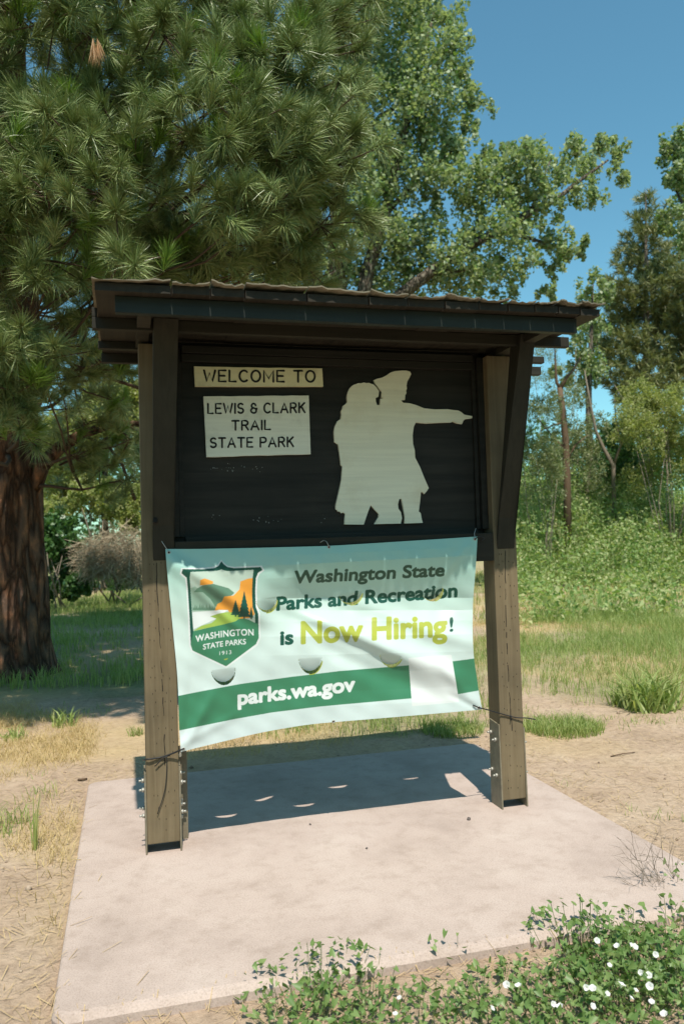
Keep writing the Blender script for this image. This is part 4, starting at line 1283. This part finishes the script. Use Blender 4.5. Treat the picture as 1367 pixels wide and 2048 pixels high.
# ------------------------------------------------------------------ weed bank, grass, litter (nobody could count these)
def scatter(n, x0, x1, y0, y1, f):
    """points whose density follows f(x, y)"""
    x = rng.uniform(x0, x1, n); y = y0+(y1-y0)*rng.random(n)
    k = rng.random(n) < f(x, y)
    return x[k], y[k]
cl = Cloud(); c2 = Cloud()
M_ = 7000
u = rng.uniform(1000, 1480, M_); fr = 15.5+7*fbm(u*.011+5, u*.003, 4)+4*fbm(u*.06, u*.01, 3); dd_ = fr+(29.5-fr)*rng.random(M_)
top = 945+(29.5-dd_)*10.0 + 95*(fbm(u*.014, dd_*.35, 4)-.5) + 10*np.sin(u*.02)
pts = []
for a_0, b_0, t_0, f_0 in zip(u, dd_, top, fr):
    g = dep(a_0, 1100, b_0); z0 = float(gz(g[0], g[1]))
    tp = dep(a_0, t_0, b_0)
    h = (tp[2]-z0)*(.50+.9*float(fbm(a_0*.03, b_0*.7, 3)))*rng.uniform(.8, 1.08)
    h = max(h, .25)*min(1, .16+(b_0-f_0)*.22)
    k = 14
    zz = z0+h*(1-rng.random(k)**2*.75)
    p = np.stack([g[0]+rng.normal(size=k)*.16, g[1]+rng.normal(size=k)*.16, zz], 1)
    pts.append(p)
for _ in range(46):                         # stray clumps in front of the bank
    g = dep(rng.uniform(1040, 1400), 1120, rng.uniform(13, 20)); r_ = rng.uniform(.15, .5)
    q = ball_pts(g, r_, int(160*r_), (1.3, 1.3, .8)); q[:, 2] = gz(q[:, 0], q[:, 1])+rng.random(len(q))*r_*1.3
    pts.append(q)
pts = np.concatenate(pts)
cl.leaves(pts[::2], .12, .6, .6); cl.leaves(pts[1::2], .075, .5, .6)
cl.blades(pts[rng.random(len(pts)) < .12]-np.array([0, 0, .25]), .45, .014, .35)
tag(cl.build('weed_bank', M_BRAMBLE), 'bank of tall pale green weeds and brambles beyond the grass at right', 'weeds', kind='stuff')
sel = pts[rng.random(len(pts)) < .22*sstep(19.5, 24, pts[:, 1])+.10]+np.array([0, 0, .06])
c2.leaves(sel, .085, .45)
tag(c2.build('weed_seed_heads', M_SEED), 'pale flowering tops over the weed bank at right', 'weeds', kind='stuff')

def tuft_field(n, x0, x1, y0, y1, f, h, w, cloud, lean=.35, per=7, sp=.05):
    x, y = scatter(n, x0, x1, y0, y1, f)
    x = np.repeat(x, per)+rng.normal(size=len(x)*per)*sp; y = np.repeat(y, per)+rng.normal(size=len(y)*per)*sp
    k = ~((x > SX0-.02) & (x < SX1+.02) & (y > SY0-.02) & (y < SY1+.02))
    x, y = x[k], y[k]
    c = np.stack([x, y, gz(x, y)-.004], 1)
    hh = h*(.6+.9*fbm(x*.8, y*.8, 3))
    cloud.blades(c, hh, w, lean)
gr = Cloud(); st = Cloud()
cov = lambda x, y: cover(x, y)
near = lambda x, y: cover(x, y)*(y < 9)
tuft_field(9000, .5, 9, 1.7, 9, near, .15, .0055, gr, .5, 8, .05)
tuft_field(9000, 1, 22, 8, 26, cov, .20, .012, gr, .5, 6, .09)
tuft_field(9000, -6, 2, 5, 26, cov, .16, .010, gr, .45, 7, .08)
tuft_field(1500, -2.8, -.3, -1, 4.5, lambda x, y: .6*sstep(.55, .7, fbm(x*1.6+3, y*1.6, 3)), .07, .004, gr, .6, 7, .03)
tuft_field(900, 2.4, 7, -.6, 2.6, lambda x, y: sstep(.52, .72, fbm(x*1.3+7, y*1.3+3, 3))*(.3+.7*sstep(.5, 2, y)), .06, .004, gr, .7, 8, .04)
tag(gr.build('green_grass', M_GRASS), 'patchy green grass growing behind and right of the sign', 'grass', kind='stuff')
dryf = lambda x, y: sstep(.40, .62, fbm(x*.8+40, y*.8, 4))*(1-.6*cover(x, y))
tuft_field(11000, .3, 9, 1.7, 9, lambda x, y: dryf(x, y)*.8, .07, .0035, st, 1.3, 7, .06)
tuft_field(5000, 1, 20, 8, 22, lambda x, y: dryf(x, y)*.95, .16, .010, st, 1.1, 6, .1)
tuft_field(9500, -3.2, -.36, -1.2, 4.4, lambda x, y: dryf(x, y)*.9*(.25+.75*sstep(-.5, .6, y)), .075, .0030, st, 1.3, 7, .05)
tag(st.build('dry_grass', M_STRAW), 'bleached dry grass lying over the dirt around the concrete pad', 'grass', kind='stuff')
# fallen needles and chaff flat on the soil
N = 42000
x = rng.uniform(-3.2, 6.5, N); y = rng.uniform(-2.6, 4.8, N)
dout = np.maximum(np.maximum(SX0-x, x-SX1), np.maximum(SY0-y, y-SY1))
k = ((dout > .0) | ((dout > -.16) & (rng.random(N) < .10*np.exp(dout/.05)))) & (rng.random(N) < np.clip(.25+1.3*np.exp(-dout/.22)+1.0*(fbm(x*1.7, y*1.7, 3)-.45), .05, 1))
x, y, dout = x[k], y[k], dout[k]
a = rng.random(len(x))*math.pi
L = rng.uniform(.02, .09, len(x)); wd = rng.uniform(.0006, .0014, len(x))
gh = lambda x, y: np.where((x > SX0) & (x < SX1) & (y > SY0) & (y < SY1), .001, gz(x, y)+.006)
zc = gh(x, y)
dx, dy = np.cos(a)*L, np.sin(a)*L
z1 = np.maximum(gh(x+dx, y+dy), zc-.004)+rng.uniform(0, .012, len(x))
V = np.stack([np.stack([x-np.sin(a)*wd, y+np.cos(a)*wd, zc], 1), np.stack([x+np.sin(a)*wd, y-np.cos(a)*wd, zc], 1),
              np.stack([x+dx+np.sin(a)*wd, y+dy-np.cos(a)*wd, z1], 1), np.stack([x+dx-np.sin(a)*wd, y+dy+np.cos(a)*wd, z1], 1)], 1).reshape(-1, 3)
lt = Cloud(); lt.add(V, np.arange(len(x))[:, None]*4+np.array([[0, 1, 2, 3]]))
tag(lt.build('needle_litter', M_LITTER), 'fallen pine needles and chaff scattered on the dirt along the pad', 'litter', kind='stuff')
# crumbs of soil and grit
N = 900
x = rng.uniform(-2.2, 5, N); y = rng.uniform(-2, 3.5, N)
dout = np.maximum(np.maximum(SX0-x, x-SX1), np.maximum(SY0-y, y-SY1))
k = (dout > .01) & (rng.random(N) < np.exp(-dout/.5)+.12)
oct_ = np.array([(1, 0, 0), (-1, 0, 0), (0, 1, 0), (0, -1, 0), (0, 0, 1), (0, 0, -1)], float)
of = np.array([(0, 2, 4), (2, 1, 4), (1, 3, 4), (3, 0, 4), (2, 0, 5), (1, 2, 5), (3, 1, 5), (0, 3, 5)])
x, y = x[k], y[k]
r = rng.uniform(.003, .011, len(x))*(1+(rng.random(len(x)) < .06)*1.3)
V = (np.stack([x, y, gz(x, y)+r*.3], 1)[:, None]+oct_[None]*r[:, None, None]*rng.uniform(.6, 1.2, (len(x), 6, 1))).reshape(-1, 3)
M_CLOD = leaf_mat('soil_crumbs', [(.17, .12, .085), (.30, .22, .16), (.40, .31, .23)], 0, .95)
cd = Cloud(); cd.add(V, None, (np.arange(len(x))[:, None, None]*6+of[None]).reshape(-1, 3))
tag(cd.build('soil_crumbs', M_CLOD), 'loose crumbs of soil and grit along the edges of the pad', 'gravel', kind='stuff')
#PART4
# ------------------------------------------------------------------ small plants that can be told apart
def weed(label, px, py, h, spread, n, w, mat, lean=.6, name='weed_clump'):
    g = G(px, py)
    t = empty(name, tuple(g), label, 'weed')
    c = Cloud()
    a = rng.random(n)*6.283; r = spread*np.sqrt(rng.random(n))
    x = g[0]+np.cos(a)*r; y = g[1]+np.sin(a)*r
    c.blades(np.stack([x, y, gz(x, y)-.005], 1), np.full(n, h), w, lean)
    c.build('leaves', mat, t)
    return t
weed('large leafy green weed clump in the grass near the right edge', 1300, 1418, .34, .22, 260, .020, M_GRASS, .9)
weed('smaller leafy weed left of the large clump', 1240, 1412, .20, .10, 80, .014, M_GRASS, .9)
weed('low dense mat of fine green weed on the dirt right of the right post', 1125, 1462, .12, .30, 1500, .005, M_GRASS, .8)
weed('low mat of fine weed seen under the right end of the banner', 905, 1462, .10, .24, 900, .005, M_GRASS, .8)
weed('sparse green weed at the shade edge left of the left post', 130, 1452, .16, .10, 60, .012, M_GRASS, .9)
weed('pale weed sprig on the dirt at the shade edge, far left', 30, 1478, .12, .10, 60, .009, M_GRASS, .9)
weed('thin upright stem weed on the dry ground left of the pad', 70, 1700, .30, .015, 9, .006, M_GRASS, .15)
weed('low weedy tuft at the left edge beside the pad', 10, 1660, .16, .14, 90, .006, M_GRASS, .8)
weed('small tuft of grass beside the left post at the shade edge', 272, 1470, .10, .06, 60, .006, M_GRASS, .7)

# bindweed along the front edge of the pad
def arrow_leaves(cl, c, size, tilt=1.1):
    """five-sided arrow-shaped leaves folded along the midrib"""
    N = len(c)
    nr = unit(rdir(N)*.75+np.array([0, -.1, tilt]))
    t = unit(np.cross(nr, rdir(N))); b_ = np.cross(nr, t)
    L = (size*(.42+.95*rng.random(N)**1.4))[:, None]
    f = nr*L*.13
    V = np.stack([c, c-t*L*.22-b_*L*.33+f, c+t*L*.25-b_*L*.30+f, c+t*L*.80, c+t*L*.25+b_*L*.30+f, c-t*L*.22+b_*L*.33+f], 1).reshape(-1, 3)
    o = np.arange(N)[:, None]*6
    cl.add(V, np.concatenate([o+np.array([[0, 1, 2, 3]]), o+np.array([[0, 3, 4, 5]])]))
def flower(parent, p, r, tilt):
    n = 20
    ax = Vector(tilt).normalized()
    x = ax.orthogonal().normalized(); y = ax.cross(x)
    bm = bmesh.new()
    rings = []
    for rr, hh in ((.10, -1.1), (.22, -.75), (.50, -.30), (.85, .02), (1.0, .10)):
        ring = []
        for k in range(n):
            a = 2*math.pi*k/n
            ru = rr*(1+.05*math.sin(a*5)*rr)
            q = Vector(p)+(x*math.cos(a)+y*math.sin(a))*r*ru+ax*r*(hh+.08*math.sin(a*5+1)*rr)
            ring.append(bm.verts.new(q))
        rings.append(ring)
    for a_, b_ in zip(rings, rings[1:]):
        for k in range(n):
            f = bm.faces.new((a_[k], a_[(k+1) % n], b_[(k+1) % n], b_[k])); f.smooth = True
    bm.faces.new(rings[0][::-1])
    me = bpy.data.meshes.new('flower'); bm.to_mesh(me); bm.free()
    return link('flower', me, M_PETAL, parent)
BW = [ # pixel of the plant on the ground, radius in metres, height, leaves, flowers (pixels), label
 (640, 2000, .20, .10, 330, [(798,1995)], 'bindweed at the left end of the foreground, leaves creeping onto the pad'),
 (720, 2035, .24, .11, 420, [(790,2027)], 'bindweed at the bottom edge with one flower at its right'),
 (600, 2050, .20, .11, 330, [], 'flowerless bindweed in the bottom edge, furthest left'),
 (830, 2055, .20, .08, 250, [], 'sparse bindweed at the bottom edge left of the wide open flowers'),
 (980, 2010, .20, .07, 170, [(1012,1969),(1035,1970)], 'sparse bindweed with two wide open flowers side by side'),
 (985, 2060, .22, .09, 320, [(984,2016)], 'bindweed at the bottom edge with a single upright flower'),
 (1110, 2045, .22, .09, 300, [(1106,2008),(1118,2012)], 'bindweed with two small half closed flowers, near the bottom middle'),
 (1170, 1905, .17, .13, 380, [(1193,1881),(1232,1891)], 'bindweed climbing the pad edge with two pale pink flowers'),
 (1255, 1925, .20, .12, 420, [(1218,1930),(1262,1890),(1269,1893)], 'bindweed on the right with a tall white flower in its middle'),
 (1190, 1985, .20, .11, 420, [(1171,1975),(1184,1976),(1214,1987)], 'bindweed with three white flowers in a row, lower right'),
 (1330, 1945, .22, .11, 420, [(1310,1909),(1280,1945),(1296,1950)], 'bindweed near the right edge with flowers above its leaves'),
 (1265, 1995, .22, .11, 470, [(1243,1968),(1298,1972),(1271,1980),(1302,2003)], 'dense bindweed at the lower right with four flowers'),
 (1360, 2010, .24, .12, 430, [(1326,2027)], 'dense bindweed in the bottom right corner with one flower'),
 (1190, 2055, .24, .11, 430, [(1185,2012),(1262,1995)], 'bindweed at the bottom edge with a curled white flower'),
 (1345, 1885, .16, .08, 200, [], 'flowerless bindweed at the right edge, by the bare stems'),
 (1040, 1945, .10, .05, 45, [], 'few stray bindweed leaves on the dirt by the pad edge'),
 (910, 1925, .07, .05, 16, [], 'pair of stray bindweed leaves standing against the pad edge'),
]
for (px, py, r, h, n, fl, lab) in BW:
    g = G(px, py)
    t = empty('bindweed', tuple(g), lab, 'weed', 'bindweed plants along the front of the pad')
    n = int(n*(.50 if px < 800 else .62)); r *= 1.15
    a = rng.random(n)*6.283; rr = r*rng.random(n)**.62*(1+.3*np.sin(a*3+px)+.15*np.sin(a*7+py))
    x = g[0]+np.cos(a)*rr; y = g[1]+np.sin(a)*rr*.9
    hh = h*np.clip(1-(rr/r)**2*.6, .15, 1)
    z = np.where((y > SY0-.02) & (x < SX1), .0, gz(x, y))+.012+hh*rng.random(n)**.8
    pts = np.stack([x, y, z], 1)
    c = Cloud(); arrow_leaves(c, pts, .029, .7); c.build('leaves', M_BIND, t)
    c = Cloud()
    s0 = np.stack([g[0]+np.cos(a)*rr*.75, g[1]+np.sin(a)*rr*.68, gz(x, y)-.005], 1)[::2]
    e0 = pts[::2]
    w = unit(np.cross(e0-s0, rdir(len(s0))))*.0011
    c.add(np.stack([s0-w, s0+w, e0+w, e0-w], 1).reshape(-1, 3), np.arange(len(s0))[:, None]*4+np.array([[0, 1, 2, 3]]))
    c.build('stems', M_STEMG, t)
    for fx, fy in fl:
        q = onZ(fx, fy, float(gz(g[0], g[1]))+h*.95+.01)
        flower(t, q, random.uniform(.0075, .0125), (random.uniform(-.9, .9), random.uniform(-1.3, .1), 1.0))
# grey branching stems at the right edge
g = G(1372, 1822)
t = empty('bare_stem_weed', tuple(g), 'thin grey-green branching stems leaning over the pad at the right edge', 'weed')
def stem(p, d, L, r, lev):
    q = [p]
    for k in range(5):
        d = unit(d+rng.normal(size=3)*.10+np.array([0, 0, .03])); q.append(q[-1]+d*L/5)
    m_.tube([tuple(v) for v in q], [r*(1-.13*k) for k in range(6)], 5)
    if lev:
        for k in range(2, 6):
            for _ in range(2 if lev == 2 else 1):
                stem(q[k], unit(d+rng.normal(size=3)*.55), L*.45, r*.55, lev-1)
tipl = []
for d0 in ((-.9, .2, .75), (-1.0, -.1, .45), (-.2, .2, 1.1), (-.6, .6, .7)):
    m_ = MB(); stem(np.array(g)-np.array([0, 0, .01]), unit(np.array(d0)), random.uniform(.24, .36), .0026, 2); m_.build('stem', M_TWIGG, t)
c = Cloud(); arrow_leaves(c, ball_pts(np.array(g)+np.array([-.05, 0, .09]), .12, 46), .024, .3); c.build('leaves', M_BIND, t)

# sticks and a log on the open ground
def stick(label, pts, r, mat, name='fallen_stick'):
    m = MB()
    q = [G(x, y)+np.array([0, 0, r+h]) for x, y, h in pts]
    m.tube([tuple(v) for v in q], [r, r*.95, r*.8, r*.5][:len(q)] if len(q) <= 4 else r, 8)
    o = m.build(name, mat)
    return tag(o, label, 'stick')
stick('bare grey stick leaning up out of the grass just right of the right post', [(1040, 1172, .0), (1065, 1160, .2), (1092, 1140, .55)], .03, M_TWIGG)
stick('short weathered log lying at the foot of the weed bank', [(1090, 1177, .02), (1120, 1179, .03), (1146, 1176, .02)], .06, M_TWIGG, 'fallen_log')
stick('dark twig lying on the dirt right of the right post', [(1220, 1514, 0), (1245, 1512, .012), (1268, 1507, .004)], .004, M_TWIG)
stick('small dark stick at the back left corner of the pad', [(157, 1562, .0), (166, 1563, .006), (174, 1560, 0)], .008, M_TWIG)
stick('pale straw stalk lying across the left edge of the pad', [(140, 1729, .022), (160, 1729, .022), (182, 1729, .022)], .0016, M_STRAW)
def pebble(label, px, py, r, mat):
    p = onZ(px, py, 0)
    bm = bmesh.new()
    bmesh.ops.create_icosphere(bm, subdivisions=2, radius=r, matrix=Matrix.Translation((p[0], p[1], r*.5)))
    for v in bm.verts:
        d = v.co-Vector((p[0], p[1], r*.5))
        v.co += d*random.uniform(-.22, .22); v.co.z = max(v.co.z, .0005)
    me = bpy.data.meshes.new('pebble'); bm.to_mesh(me); bm.free()
    tag(link('pebble', me, mat), label, 'stone')
M_PEB = flat('dark_grit', (.12, .10, .09), .9)
pebble('dark pebble on the pad just left of the right post', 937, 1640, .010, M_PEB)
pebble('small dark pebble in the middle of the pad', 733, 1698, .006, M_PEB)
pebble('dark speck of grit on the pad below the banner middle', 620, 1650, .006, M_PEB)
pebble('grit crumb on the pad near its front edge, right of middle', 1100, 1822, .006, M_PEB)
